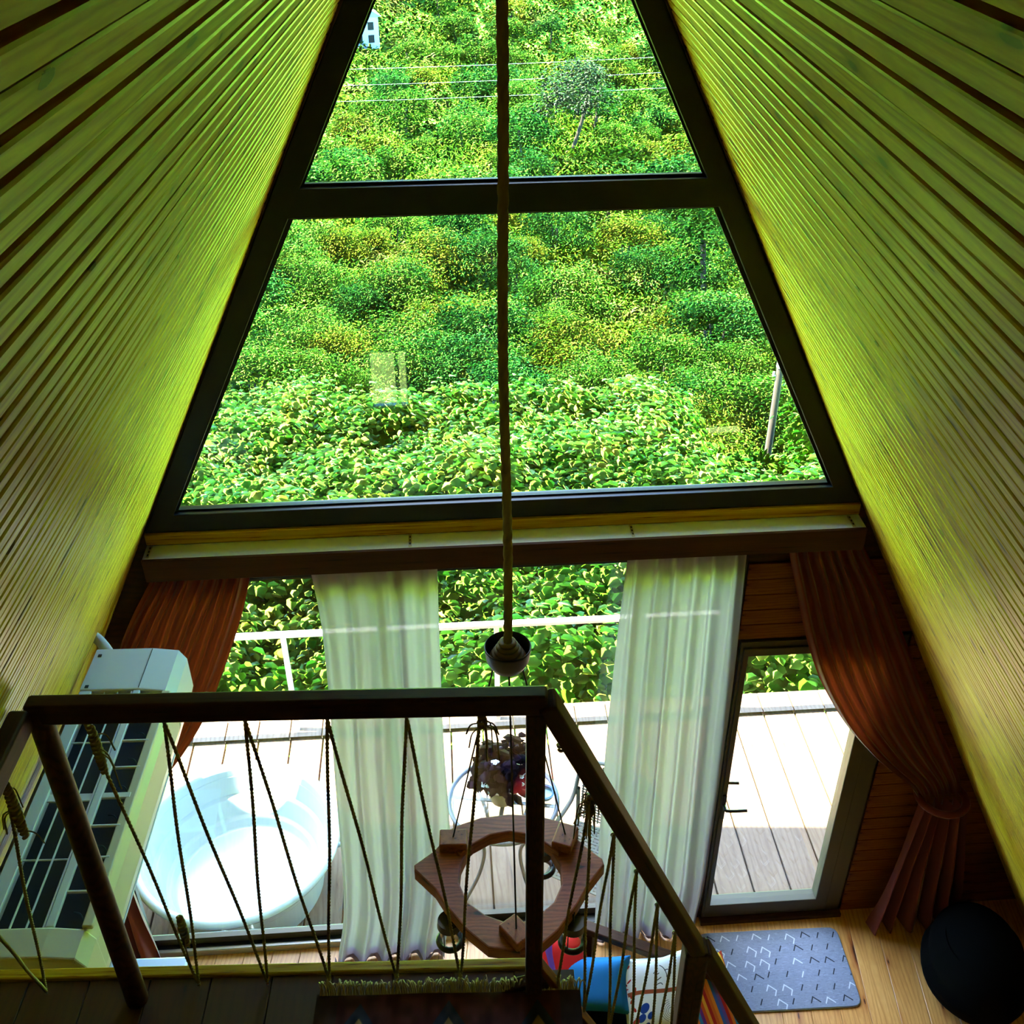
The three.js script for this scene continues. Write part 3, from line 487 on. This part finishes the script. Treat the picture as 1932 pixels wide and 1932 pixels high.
const leafMat = phy({ vertexColors: true, roughness: 1, specularIntensity: 0.1, transmission: 0.48, thickness: 0, side: THREE.DoubleSide });
const leafGloss = phy({ vertexColors: true, roughness: 1, specularIntensity: 0.25, transmission: 0.46, thickness: 0, side: THREE.DoubleSide });
const barkMat = std({ color: 0x33291c, roughness: 0.95 });
const PAL = {
  hazel: [lin(0.14, 0.48, 0.02), lin(0.24, 0.64, 0.04), lin(0.38, 0.78, 0.07), lin(0.50, 0.86, 0.10), lin(0.62, 0.88, 0.12), lin(0.82, 0.84, 0.08)],
  fresh: [lin(0.16, 0.60, 0.05), lin(0.26, 0.74, 0.07), lin(0.40, 0.84, 0.10), lin(0.56, 0.88, 0.12)],
  yellow: [lin(0.38, 0.70, 0.05), lin(0.56, 0.82, 0.07), lin(0.72, 0.86, 0.08), lin(0.80, 0.78, 0.08)],
  deep: [lin(0.05, 0.34, 0.05), lin(0.09, 0.46, 0.07), lin(0.15, 0.58, 0.09), lin(0.26, 0.68, 0.10)],
  grey: [lin(0.24, 0.40, 0.20), lin(0.32, 0.48, 0.28), lin(0.40, 0.54, 0.34)],
  bronze: [lin(0.10, 0.05, 0.09), lin(0.16, 0.08, 0.13), lin(0.06, 0.04, 0.06), lin(0.22, 0.12, 0.18)],
};
{ // pot plant on the table
  const pl = thing('potted_plant', 'dark purple leaved plant with small white flowers in a pot on the glass table', 'plant', [-0.045, 0.306, -0.70]);
  const pot = mesh('pot', new THREE.LatheGeometry([[0, 0], [0.07, 0], [0.105, 0.12], [0.115, 0.125], [0.115, 0.145], [0.1, 0.147], [0.095, 0.12], [0, 0.12]].map((p) => new THREE.Vector2(...p)), 36), std({ color: 0xa9855a, roughness: 0.8 }), pl);
  mesh('soil', new THREE.CylinderGeometry(0.098, 0.098, 0.01, 24).translate(0, 0.118, 0), std({ color: 0x2a1c12, roughness: 1 }), pot);
  mesh('foliage', leafCloud(401, { n: 420, lumps: 16, rx: 0.19, ry: 0.17, leaf: 0.075, aspect: 0.7, palette: PAL.bronze, full: true, lumpSize: 1.1 }).translate(0, 0.27, 0), leafMat, pl);
  const st = []; const r = mulberry(6); for (let k = 0; k < 12; k++) { const a = r() * 6.28, q = 0.1 * r(); st.push(tube([[0.001 * Math.cos(a), 0.12, 0.001 * Math.sin(a)], [q * Math.cos(a), 0.25, q * Math.sin(a)], [1.4 * q * Math.cos(a), 0.36, 1.4 * q * Math.sin(a)]], 0.003, 6, 5)); }
  mesh('stems', join(st), std({ color: 0x4a2a38, roughness: 0.8 }), pl);
  for (const [fx, fy, fz] of [[-0.1, 0.3, 0.16], [-0.07, 0.26, 0.18], [0.12, 0.29, 0.16], [0.13, 0.34, 0.13], [0.09, 0.4, 0.09], [-0.04, 0.42, 0.1]]) {
    const gs = []; for (let c = 0; c < 4; c++) { const ox = (r() - 0.5) * 0.04, oz = (r() - 0.5) * 0.03, oy = (r() - 0.5) * 0.02; for (let p = 0; p < 5; p++) { const a = p * 1.2566; gs.push(new THREE.SphereGeometry(0.0065, 6, 4).scale(1, 0.35, 1).translate(fx + ox + 0.008 * Math.cos(a), fy + oy, fz + oz + 0.008 * Math.sin(a))); } }
    mesh('flower', join(gs), M.white, pl);
  }
}
{ // wicker chair
  const wk = std({ color: 0x6c6660, roughness: 0.8 }), c = thing('wicker_chair', 'grey wicker chair half hidden behind the stair handrail on the deck', 'chair', [0.52, DY, -0.45], -0.5);
  mesh('frame', join([tube([[-0.26, 0, 0.25], [-0.26, 0.42, 0.25], [-0.27, 0.62, 0.2], [-0.26, 0.64, -0.2], [-0.22, 0.88, -0.28], [0, 0.93, -0.3], [0.22, 0.88, -0.28], [0.26, 0.64, -0.2], [0.27, 0.62, 0.2], [0.26, 0.42, 0.25], [0.26, 0, 0.25]], 0.014, 60, 8), bar([-0.24, 0, -0.26], [-0.24, 0.7, -0.24], 0.014), bar([0.24, 0, -0.26], [0.24, 0.7, -0.24], 0.014)]), wk, c);
  const seat = []; for (let k = 0; k < 20; k++) { seat.push(rb(0.48, 0.008, 0.016, 0.003, 0, 0.42 + (k % 2) * 0.004, -0.22 + k * 0.0235)); seat.push(rb(0.016, 0.008, 0.46, 0.003, -0.23 + k * 0.0243, 0.422 - (k % 2) * 0.004, 0)); }
  mesh('seat', join(seat), wk, c);
  const back = []; for (let k = 0; k < 20; k++) { back.push(bar([-0.23, 0.45 + k * 0.022, -0.25 - k * 0.0022], [0.23, 0.45 + k * 0.022, -0.25 - k * 0.0022], 0.0055, 5)); back.push(bar([-0.22 + k * 0.0232, 0.44, -0.245], [-0.22 + k * 0.0232, 0.89, -0.295], 0.0055, 5)); }
  mesh('backrest', join(back), wk, c);
}

// ---------------------------------------------------------------- hillside
const CAN = [[0, -0.9], [3, -1.15], [8.4, -2.2], [13, -3.6], [17, -7.3], [24, -8.6], [35, -11.8], [50, -15.3], [70, -19.3], [85, -21.8], [125, -25.4], [155, -25.2], [190, -23.2], [240, -12], [300, 12], [420, 105]];
const canopy = (s) => { for (let i = 0; i + 1 < CAN.length; i++) if (s <= CAN[i + 1][0]) { const f = (s - CAN[i][0]) / (CAN[i + 1][0] - CAN[i][0]); return CAN[i][1] + (CAN[i + 1][1] - CAN[i][1]) * f; } return 105; };
const hn = latticeNoise(55, 64, 64);
const cover = (s) => s < 13 ? 1.7 : s < 60 ? 1.4 : 1.4 + Math.min(2.6, (s - 60) * 0.035);
const roll = (x, s) => (hn(x / 9 + 20, s / 9) - 0.5) * Math.min(4, Math.max(0, (s - 9) * 0.05)) + (hn(x / 30 + 7, s / 30 + 3) - 0.5) * Math.min(10, Math.max(0, (s - 14) * 0.07));
const ground = (x, s) => canopy(s) - cover(s) + roll(x, s);
{
  const P = [], U = [], I = [], NS = 150, NX = 110;
  for (let j = 0; j <= NS; j++) { const s = 0.3 + 420 * Math.pow(j / NS, 2.2), hw = 16 + s * 1.5; for (let i = 0; i <= NX; i++) { const x = (i / NX * 2 - 1) * hw; P.push(x, ground(x, s), -s); U.push(x / 12, s / 12); } }
  for (let j = 0; j < NS; j++) for (let i = 0; i < NX; i++) { const a = j * (NX + 1) + i, b = a + 1, c = a + NX + 1, d = c + 1; I.push(a, b, c, b, d, c); }
  const g = new THREE.BufferGeometry(); g.setAttribute('position', new THREE.Float32BufferAttribute(P, 3)); g.setAttribute('uv', new THREE.Float32BufferAttribute(U, 2)); g.setIndex(I); g.computeVertexNormals();
  const a = latticeNoise(61, 12, 12), b = latticeNoise(62, 64, 64), c = latticeNoise(63, 256, 256);
  const t = dataTex(1024, 1024, (u, v) => { const k = 0.35 * a(u * 12, v * 12) + 0.35 * b(u * 64, v * 64) + 0.3 * c(u * 256, v * 256), d = k > 0.62 ? (k - 0.62) * 3 : 0; return [74 + 110 * k + 90 * d, 150 + 100 * k - 30 * d, 24 + 40 * k + 60 * d]; });
  structure('hillside', g, std({ map: t, roughness: 1 }));
}
function plantKind(name, seed, o, trunkH) {
  const root = new THREE.Group(); root.name = name;
  const f = new THREE.Mesh(leafCloud(seed, o), o.mat || leafMat); f.name = 'foliage'; f.castShadow = f.receiveShadow = true; root.add(f); f.position.y = trunkH;
  const gs = [], r = mulberry(seed + 1); for (let k = 0; k < (o.stems || 3); k++) { const a = r() * 6.28, q = o.rx * 0.4 * r(); gs.push(tube([[0.004 * Math.cos(a), -0.4, 0.004 * Math.sin(a)], [q * 0.6 * Math.cos(a), trunkH * 0.5, q * 0.6 * Math.sin(a)], [q * Math.cos(a), trunkH + 0.2 * o.ry, q * Math.sin(a)]], (o.stemR || 0.02) * (0.7 + 0.6 * r()), 5, 5)); }
  const tr = new THREE.Mesh(join(gs), barkMat); tr.name = 'stems'; tr.castShadow = tr.receiveShadow = true; root.add(tr); return root;
}
function plant(kind, x, s, scale, turn, label, category, group, dy = 0) {
  const c = kind.clone(); c.name = numbered(kind.name); c.position.set(x, ground(x, s) + dy, -s); c.rotation.y = turn; c.scale.set(scale, scale, scale); scene.add(c); return tag(c, label, category, group);
}
const rp = mulberry(99);
{ // broad leaved bushes right behind the deck
  const kinds = [1, 2, 3, 4].map((k) => plantKind('hazel_bush', 500 + k * 7, { n: 2900, lumps: 34, rx: 1.25, ry: 0.95, leaf: 0.125, aspect: 0.86, palette: PAL.hazel, full: true, mat: leafGloss, stemR: 0.018, stems: 5 }, 0.85));
  const near = [1, 2, 3].map((k) => plantKind('hazel_bush', 540 + k * 7, { n: 2900, lumps: 34, rx: 1.25, ry: 0.95, leaf: 0.125, aspect: 0.86, palette: PAL.hazel.map((c) => c.map((q) => q * 0.85)), full: true, mat: leafGloss, stemR: 0.018, stems: 5 }, 0.85));
  for (let s = 3.3; s < 13.5; s += 1.15) { const hw = 0.9 + (s + 3.78) * 0.44; const step = 1.45, n = Math.ceil(2 * hw / step); for (let i = 0; i <= n; i++) { const x = -hw + i * step + (rp() - 0.5) * 0.7, ss = s + (rp() - 0.5) * 0.6; if (ss > 8.3 && Math.abs(x - (0.05 + 0.292 * (ss + 3.78))) < 1.35) continue; plant(s < 6 ? near[Math.floor(rp() * 3)] : kinds[Math.floor(rp() * 4)], x, ss, 0.85 + 0.35 * rp(), rp() * 6.28, 'broad leaved hazel bush in the thicket just beyond the deck railing', 'bush', 'hazel thicket below the deck', -0.1 + 0.25 * rp()); } }
}
{ // bushes on the slope
  const opt = { n: 3100, lumps: 34, rx: 1.3, ry: 1.05, leaf: 0.105, aspect: 0.78, stemR: 0.025 };
  const K = { fresh: [1, 2].map((k) => plantKind('slope_bush', 600 + k, { ...opt, palette: PAL.fresh }, 0.7)), yellow: [1, 2].map((k) => plantKind('slope_bush', 620 + k, { ...opt, palette: PAL.yellow }, 0.6)), deep: [1, 2].map((k) => plantKind('slope_bush', 640 + k, { ...opt, palette: PAL.deep }, 0.8)) };
  const lab = { fresh: 'fresh green leafy bush on the slope below the cabin', yellow: 'yellow green leafy bush on the slope below the cabin', deep: 'deep green leafy bush on the slope below the cabin' };
  for (let i = 0; i < 190; i++) { const s = 15.5 + 48 * Math.pow((i + rp()) / 190, 1.15), hw = (s + 3.78) * 0.43 + 1.5, x = (rp() * 2 - 1) * hw; const q = rp(), kind = q < 0.5 ? 'fresh' : q < 0.8 ? 'yellow' : 'deep'; plant(K[kind][Math.floor(rp() * 2)], x, s, (0.65 + 0.75 * rp()) * (0.75 + s * 0.012), rp() * 6.28, lab[kind], 'bush', kind + ' green bushes on the slope', -0.15); }
}
{ // trees across the valley
  const opt = { n: 1500, lumps: 34, rx: 2.6, ry: 2.4, leaf: 0.34, aspect: 0.75, stemR: 0.12, stems: 1 };
  const K = { fresh: [1, 2, 3].map((k) => plantKind('valley_tree', 700 + k, { ...opt, palette: PAL.fresh }, 2.4)), yellow: [1, 2].map((k) => plantKind('valley_tree', 720 + k, { ...opt, palette: PAL.yellow }, 2.1)), deep: [1, 2].map((k) => plantKind('valley_tree', 740 + k, { ...opt, palette: PAL.deep }, 2.7)) };
  const lab = { fresh: 'fresh green round tree on the hillside across the valley', yellow: 'yellow green round tree on the hillside across the valley', deep: 'dark green round tree on the hillside across the valley' };
  for (let i = 0; i < 290; i++) { const s = 62 + 175 * Math.pow((i + rp()) / 290, 0.9), hw = (s + 3.78) * 0.30 + 2, x = (rp() * 2 - 1) * hw; if (s > 140 && s < 180 && x > -28 && x < -13) continue; const q = rp(), kind = q < 0.55 ? 'fresh' : q < 0.76 ? 'yellow' : 'deep'; plant(K[kind][Math.floor(rp() * K[kind].length)], x, s, (0.55 + 0.75 * rp()) * (0.8 + (s - 60) * 0.003), rp() * 6.28, lab[kind], 'tree', kind + ' trees across the valley', -0.5); }
  const gr = plantKind('silver_tree', 760, { ...opt, n: 2600, leaf: 0.24, palette: PAL.grey }, 2.2);
  plant(gr, 7.0, 90, 1.45, 0.4, 'wide grey green tree above the middle window bar, right of the hanging rope', 'tree', undefined, 1.6);
  const tall = plantKind('tall_tree', 770, { ...opt, n: 3400, rx: 2.1, ry: 4.2, leaf: 0.24, palette: PAL.deep, stems: 1 }, 4.0);
  plant(tall, 10.8, 46, 1.0, 1.0, 'tall dark green tree against the right edge of the upper window', 'tree', undefined, -1);
}
{ // two dark round trees that stand out on the left
  const o = { n: 2600, lumps: 40, rx: 2.5, ry: 2.3, leaf: 0.26, aspect: 0.75, stemR: 0.12, stems: 1, palette: PAL.deep }, k = plantKind('round_tree', 781, o, 2.0);
  plant(k, -12.1, 87, 1.0, 0.3, 'round dark green tree just above the middle window bar, left of the rope', 'tree', undefined, 0.6);
  plant(k, -11.0, 120, 1.05, 2.0, 'dark green tree high in the left part of the upper window', 'tree', undefined, 1.2);
}
{ // undergrowth between the bushes
  const tuft = leafCloud(901, { n: 14, lumps: 5, rx: 0.3, ry: 0.26, leaf: 0.16, aspect: 0.5, palette: [lin(0.24, 0.66, 0.06), lin(0.38, 0.78, 0.08), lin(0.54, 0.84, 0.10)], full: false, lumpSize: 1.4 });
  const n = 60000, im = new THREE.InstancedMesh(tuft, leafMat, n), m = new THREE.Matrix4(), q = new THREE.Quaternion(), c = new THREE.Color(), r = mulberry(17);
  for (let i = 0; i < n; i++) {
    const s = 13.5 + 190 * Math.pow(r(), 1.9), hw = (s + 3.78) * (s > 60 ? 0.36 : 0.45) + 2, x = (r() * 2 - 1) * hw, k = (0.55 + 0.8 * r()) * (0.8 + s * 0.022);
    q.setFromAxisAngle(V(0, 1, 0), r() * 6.28); m.compose(V(x, ground(x, s) + 0.12 * k, -s), q, V(k, k, k)); im.setMatrixAt(i, m);
    const w = hn(x / 5 + 3, s / 5), d = hn(x / 3 + 11, s / 4 + 30); c.setRGB(0.65 + 0.9 * w + (d > 0.78 ? 0.7 : 0), 0.8 + 0.35 * w, 0.7 + (d > 0.78 ? 1.2 : 0)); im.setColorAt(i, c);
  }
  im.name = 'undergrowth'; im.userData.kind = 'stuff'; im.castShadow = im.receiveShadow = true; tag(im, 'low herbs and grass between the bushes on the hillside', 'undergrowth'); scene.add(im);
}
{ // ground behind the cabin
  const g = new THREE.PlaneGeometry(60, 40, 30, 20).rotateX(-Math.PI / 2).translate(0, -0.55, 20.4); const p = g.attributes.position; for (let i = 0; i < p.count; i++) if (p.getZ(i) > 9) p.setY(i, -0.55 + (p.getZ(i) - 9) * 0.45 + hn(p.getX(i) / 5 + 9, p.getZ(i) / 5)); g.computeVertexNormals(); structure('yard', g, std({ color: 0x5d6a34, roughness: 1 }));
}
{ // utility pole, cables, far house
  const wood = std({ color: 0x40342a, roughness: 0.9 }), px = 5.5, ps = 15, p = thing('utility_pole', 'grey wooden utility pole in the bushes at the right side of the upper window', 'pole', [px, 0, -ps]);
  mesh('shaft', new THREE.CylinderGeometry(0.068, 0.085, 5.4, 14).translate(0, -6.6, 0), wood, p);
  mesh('cap', new THREE.CylinderGeometry(0.075, 0.08, 0.1, 14).translate(0, -3.86, 0), M.galv, p);
  mesh('insulator', join([bar([-0.13, -4.1, 0], [0.13, -4.1, 0], 0.014, 6), new THREE.CylinderGeometry(0.02, 0.028, 0.08, 10).translate(-0.11, -4.05, 0), new THREE.CylinderGeometry(0.02, 0.028, 0.08, 10).translate(0.11, -4.05, 0)]), M.galv, p);
  const h = thing('far_house', 'white house with a grey roof high on the far hillside', 'house', [-20.2, -27.2, -174], 0.25);
  mesh('wall', bx(6, 4.6, 5, 0, 2.3, 0), M.white, h);
  mesh('roof', slab([[-3.5, 4.5], [3.5, 4.5], [0, 6.6]], [], -2.9, 2.9), std({ color: 0x8b8e92, roughness: 0.8 }), h);
  for (const x of [-1.8, 0, 1.8]) for (const y of [1.4, 3.2]) mesh('window', bx(0.9, 1.1, 0.1, x, y, 2.5), M.black, h);
  [[205, -28], [168, -26], [135, -24]].forEach(([k], i) => tag(mesh('overhead_cable', tube([[-60, -14.2 + i * 1.25, -85], [-25, -15.7 + i * 1.25, -88], [15, -15.7 + i * 1.25, -92], [60, -13.5 + i * 1.25, -95]], 0.006, 40, 5), M.galv), ['lowest thin overhead cable crossing the valley', 'middle thin overhead cable crossing the valley', 'topmost thin overhead cable crossing the valley'][i], 'cable'));
}

// ---------------------------------------------------------------- ground floor things
function canvasTex(w, h, draw) { const c = document.createElement('canvas'); c.width = w; c.height = h; draw(c.getContext('2d'), w, h); const t = new THREE.CanvasTexture(c); t.colorSpace = THREE.SRGBColorSpace; return t; }
{ // door mat
  const r = mulberry(8), t = canvasTex(1024, 640, (g, w, h) => {
    g.fillStyle = '#7d8496'; g.fillRect(0, 0, w, h);
    for (let i = 0; i < 5200; i++) { const v = 95 + 70 * r(); g.fillStyle = 'rgba(' + [v * 0.95, v, v * 1.16].map(Math.round).join(',') + ',0.35)'; g.fillRect(r() * w, r() * h, 3 + 26 * r(), 2 + 5 * r()); }
    g.lineCap = 'butt';
    for (let row = 0; row < 6; row++) for (let k = 0; k < 9; k++) {
      const x = 40 + k * 118 + (row % 2) * 40 + (r() - 0.5) * 24, y = 30 + row * 106 + (r() - 0.5) * 16, q = r();
      g.lineWidth = 8; g.strokeStyle = q < 0.5 ? '#23262e' : '#c3c9d4'; g.beginPath(); g.moveTo(x, y + 48); g.lineTo(x + 22, y); if (q < 0.15 || q > 0.6) g.lineTo(x + 70, y + 44); if (q > 0.75) g.lineTo(x + 52, y + 88); g.stroke();
    }
  });
  const s = new THREE.Shape(), w = 0.79, d = 0.475, c = 0.05; s.moveTo(-w / 2 + c, -d / 2); s.lineTo(w / 2 - c, -d / 2); s.quadraticCurveTo(w / 2, -d / 2, w / 2, -d / 2 + c); s.lineTo(w / 2, d / 2 - c); s.quadraticCurveTo(w / 2, d / 2, w / 2 - c, d / 2); s.lineTo(-w / 2 + c, d / 2); s.quadraticCurveTo(-w / 2, d / 2, -w / 2, d / 2 - c); s.lineTo(-w / 2, -d / 2 + c); s.quadraticCurveTo(-w / 2, -d / 2, -w / 2 + c, -d / 2);
  const g = new THREE.ExtrudeGeometry(s, { depth: 0.006, bevelEnabled: true, bevelSize: 0.003, bevelThickness: 0.003, bevelSegments: 2 }); { const u = g.attributes.uv, p = g.attributes.position; for (let i = 0; i < u.count; i++) u.setXY(i, p.getX(i) / w + 0.5, p.getY(i) / d + 0.5); }
  g.rotateX(-Math.PI / 2).translate(0, 0.004, 0);
  const m = thing('door_mat', 'blue grey mat with black and white dashes on the floor before the narrow door', 'mat', [1.455, 0, 0.29], 0.03);
  mesh('pile', g, std({ map: t, roughness: 1 }), m);
  const e = []; const pts = s.getPoints(10).map((p) => V(p.x * 1.006, 0.006, -p.y * 1.006)); pts.pop(); mesh('bound_edge', tube(pts, 0.0045, 120, 6, true), std({ color: 0x9aa2b2, roughness: 0.9 }), m);
}
function pillow(w, h, d, n = 24) { // puffed square cushion
  const g = new THREE.BoxGeometry(w, h, d, n, n, 2), p = g.attributes.position;
  for (let i = 0; i < p.count; i++) { const x = p.getX(i) / (w / 2), y = p.getY(i) / (h / 2), z = p.getZ(i) / (d / 2), k = Math.pow(Math.max(0, (1 - x ** 4) * (1 - y ** 4)), 0.45); const pull = 1 - 0.07 * (1 - Math.abs(x)) * 0 - 0.06 * (x * x * y * y) * -0.6; p.setXYZ(i, p.getX(i) * (1 - 0.07 * (1 - x * x) * y * y * 0) * pull * (1 - 0.06 * (1 - y * y) * x * x), p.getY(i) * pull * (1 - 0.06 * (1 - x * x) * y * y), z * d / 2 * (0.06 + 0.94 * k)); }
  g.computeVertexNormals(); return g;
}
{
  const b = thing('bench', 'dark bench with brown wooden back rail below the loft stair', 'bench', [0.55, 0, 0.72], -0.43);
  mesh('seat', rb(0.95, 0.07, 0.46, 0.02, 0.02, 0.36, 0.06), M.dark, b);
  mesh('back_rail', rb(0.72, 0.045, 0.06, 0.008, 0.06, 0.62, -0.19), M.brown, b);
  for (const x of [-0.27, 0.38]) mesh('back_post', rb(0.05, 0.62, 0.045, 0.006, x, 0.31, -0.19), M.brown, b);
  for (const x of [-0.4, 0.44]) mesh('leg', rb(0.05, 0.34, 0.05, 0.006, x, 0.17, 0.22), M.brown, b);
  const soft = (c) => std({ color: c, roughness: 0.95 });
  const cu = (geo, mat, pos, rot, label) => { const o = thing('cushion', label, 'cushion', pos); o.rotation.set(...rot); mesh('cover', geo, mat, o); return o; };
  const red = cu(pillow(0.3, 0.3, 0.13), soft(0xc81414), [0.235, 0.5, 0.56], [-0.9, -0.3, 0.2], 'red cushion with a purple stripe at the left end of the bench');
  mesh('stripe', rb(0.05, 0.285, 0.13, 0.02, -0.03, 0.0, 0.003), soft(0x6a3fa0), red);
  cu(pillow(0.38, 0.26, 0.14), soft(0x0d6fb4), [0.39, 0.5, 0.665], [-0.95, -0.42, -0.02], 'bright blue cushion on the bench below the stair handrail');
  const r = mulberry(3), t = canvasTex(512, 512, (g, w, h) => {
    g.fillStyle = '#eef2f6'; g.fillRect(0, 0, w, h);
    g.strokeStyle = '#2a2430'; g.lineWidth = 5; g.beginPath(); g.moveTo(300, 70); g.bezierCurveTo(340, 90, 350, 150, 330, 190); g.moveTo(330, 110); g.bezierCurveTo(380, 90, 390, 150, 335, 150); g.moveTo(250, 120); g.bezierCurveTo(270, 100, 275, 140, 290, 120); g.moveTo(262, 170); g.lineTo(300, 150); g.moveTo(250, 190); g.bezierCurveTo(270, 200, 290, 170, 300, 200); g.stroke();
    g.strokeStyle = '#a5502c'; g.lineWidth = 26; g.beginPath(); g.moveTo(40, 236); g.bezierCurveTo(160, 210, 260, 250, 420, 236); g.stroke(); g.strokeStyle = '#2a1a18'; g.lineWidth = 4; g.beginPath(); g.moveTo(400, 226); g.lineTo(470, 250); g.stroke();
    g.fillStyle = '#123f9c'; for (const [x, y, a] of [[150, 330, 40], [120, 390, 34], [185, 380, 30], [150, 440, 22]]) { g.beginPath(); g.ellipse(x, y, a, a * 0.65, -0.7, 0, 6.3); g.fill(); }
    g.fillStyle = '#1d1b2c'; g.fillRect(330, 390, 100, 100); g.strokeStyle = '#6a6a78'; g.lineWidth = 3; for (let k = 0; k < 5; k++) { g.beginPath(); g.arc(330, 370, 24 + k * 12, 2, 4.6); g.stroke(); }
    g.fillStyle = '#b0281c'; for (let k = 0; k < 26; k++) { g.beginPath(); g.ellipse(20 + 90 * r(), 40 + 430 * r(), 8 + 16 * r(), 5 + 8 * r(), r() * 3, 0, 6.3); g.fill(); }
  });
  cu(pillow(0.36, 0.36, 0.14), std({ map: t, roughness: 0.9 }), [0.70, 0.52, 0.74], [-1.0, -0.15, 0.12], 'white cushion printed with a blue butterfly and handwriting on the bench');
  const stripes = canvasTex(256, 64, (g, w, h) => { const c = ['#d9621a', '#e8822a', '#3a5fb4', '#6b4aa0', '#b81c1c', '#e0701c', '#2f7fb8', '#7a2f8a', '#d04a18', '#e8a02c', '#b01818']; for (let i = 0; i < 22; i++) { g.fillStyle = c[i % c.length]; g.fillRect(i * w / 22, 0, w / 22 + 1, h); } });
  cu(pillow(0.34, 0.4, 0.15), std({ map: stripes, roughness: 0.95 }), [0.93, 0.48, 0.78], [-1.1, 0.1, 0.3], 'orange, blue and red striped cushion at the right end of the bench');
  // dark bean bag in the right corner
  const bag = thing('bean_bag', 'large black bean bag in the dark corner on the right', 'bean bag', [2.46, 0, 0.42]);
  const bg = new THREE.SphereGeometry(0.28, 40, 28); { const p = bg.attributes.position, n = latticeNoise(4, 12, 12); for (let i = 0; i < p.count; i++) { const x = p.getX(i), y = p.getY(i), z = p.getZ(i), k = 1 + 0.07 * (n(x * 6 + 6, z * 6 + y * 4 + 6) - 0.5); p.setXYZ(i, x * k * (y > 0 ? 0.86 : 1), Math.max(-0.22, y) + 0.22, z * k * 1.15); } bg.computeVertexNormals(); }
  mesh('bag', bg, M.dark, bag); mesh('seam', new THREE.TorusGeometry(0.19, 0.006, 6, 40).rotateX(Math.PI / 2).translate(0, 0.395, 0), M.dark, bag);
  const lt = thing('side_table', 'low white table top just behind the loft edge, by the rust drape', 'table', [-1.86, 0, 0.62], 0.02);
  mesh('table_top', rb(0.42, 0.025, 0.3, 0.012, 0, 0.5, 0), M.white, lt);
  for (const [x, z] of [[-0.18, -0.12], [0.18, -0.12], [-0.18, 0.12], [0.18, 0.12]]) mesh('leg', new THREE.CylinderGeometry(0.014, 0.012, 0.49, 10).translate(x, 0.245, z), M.white, lt);
}
renderer.render(scene, camera);
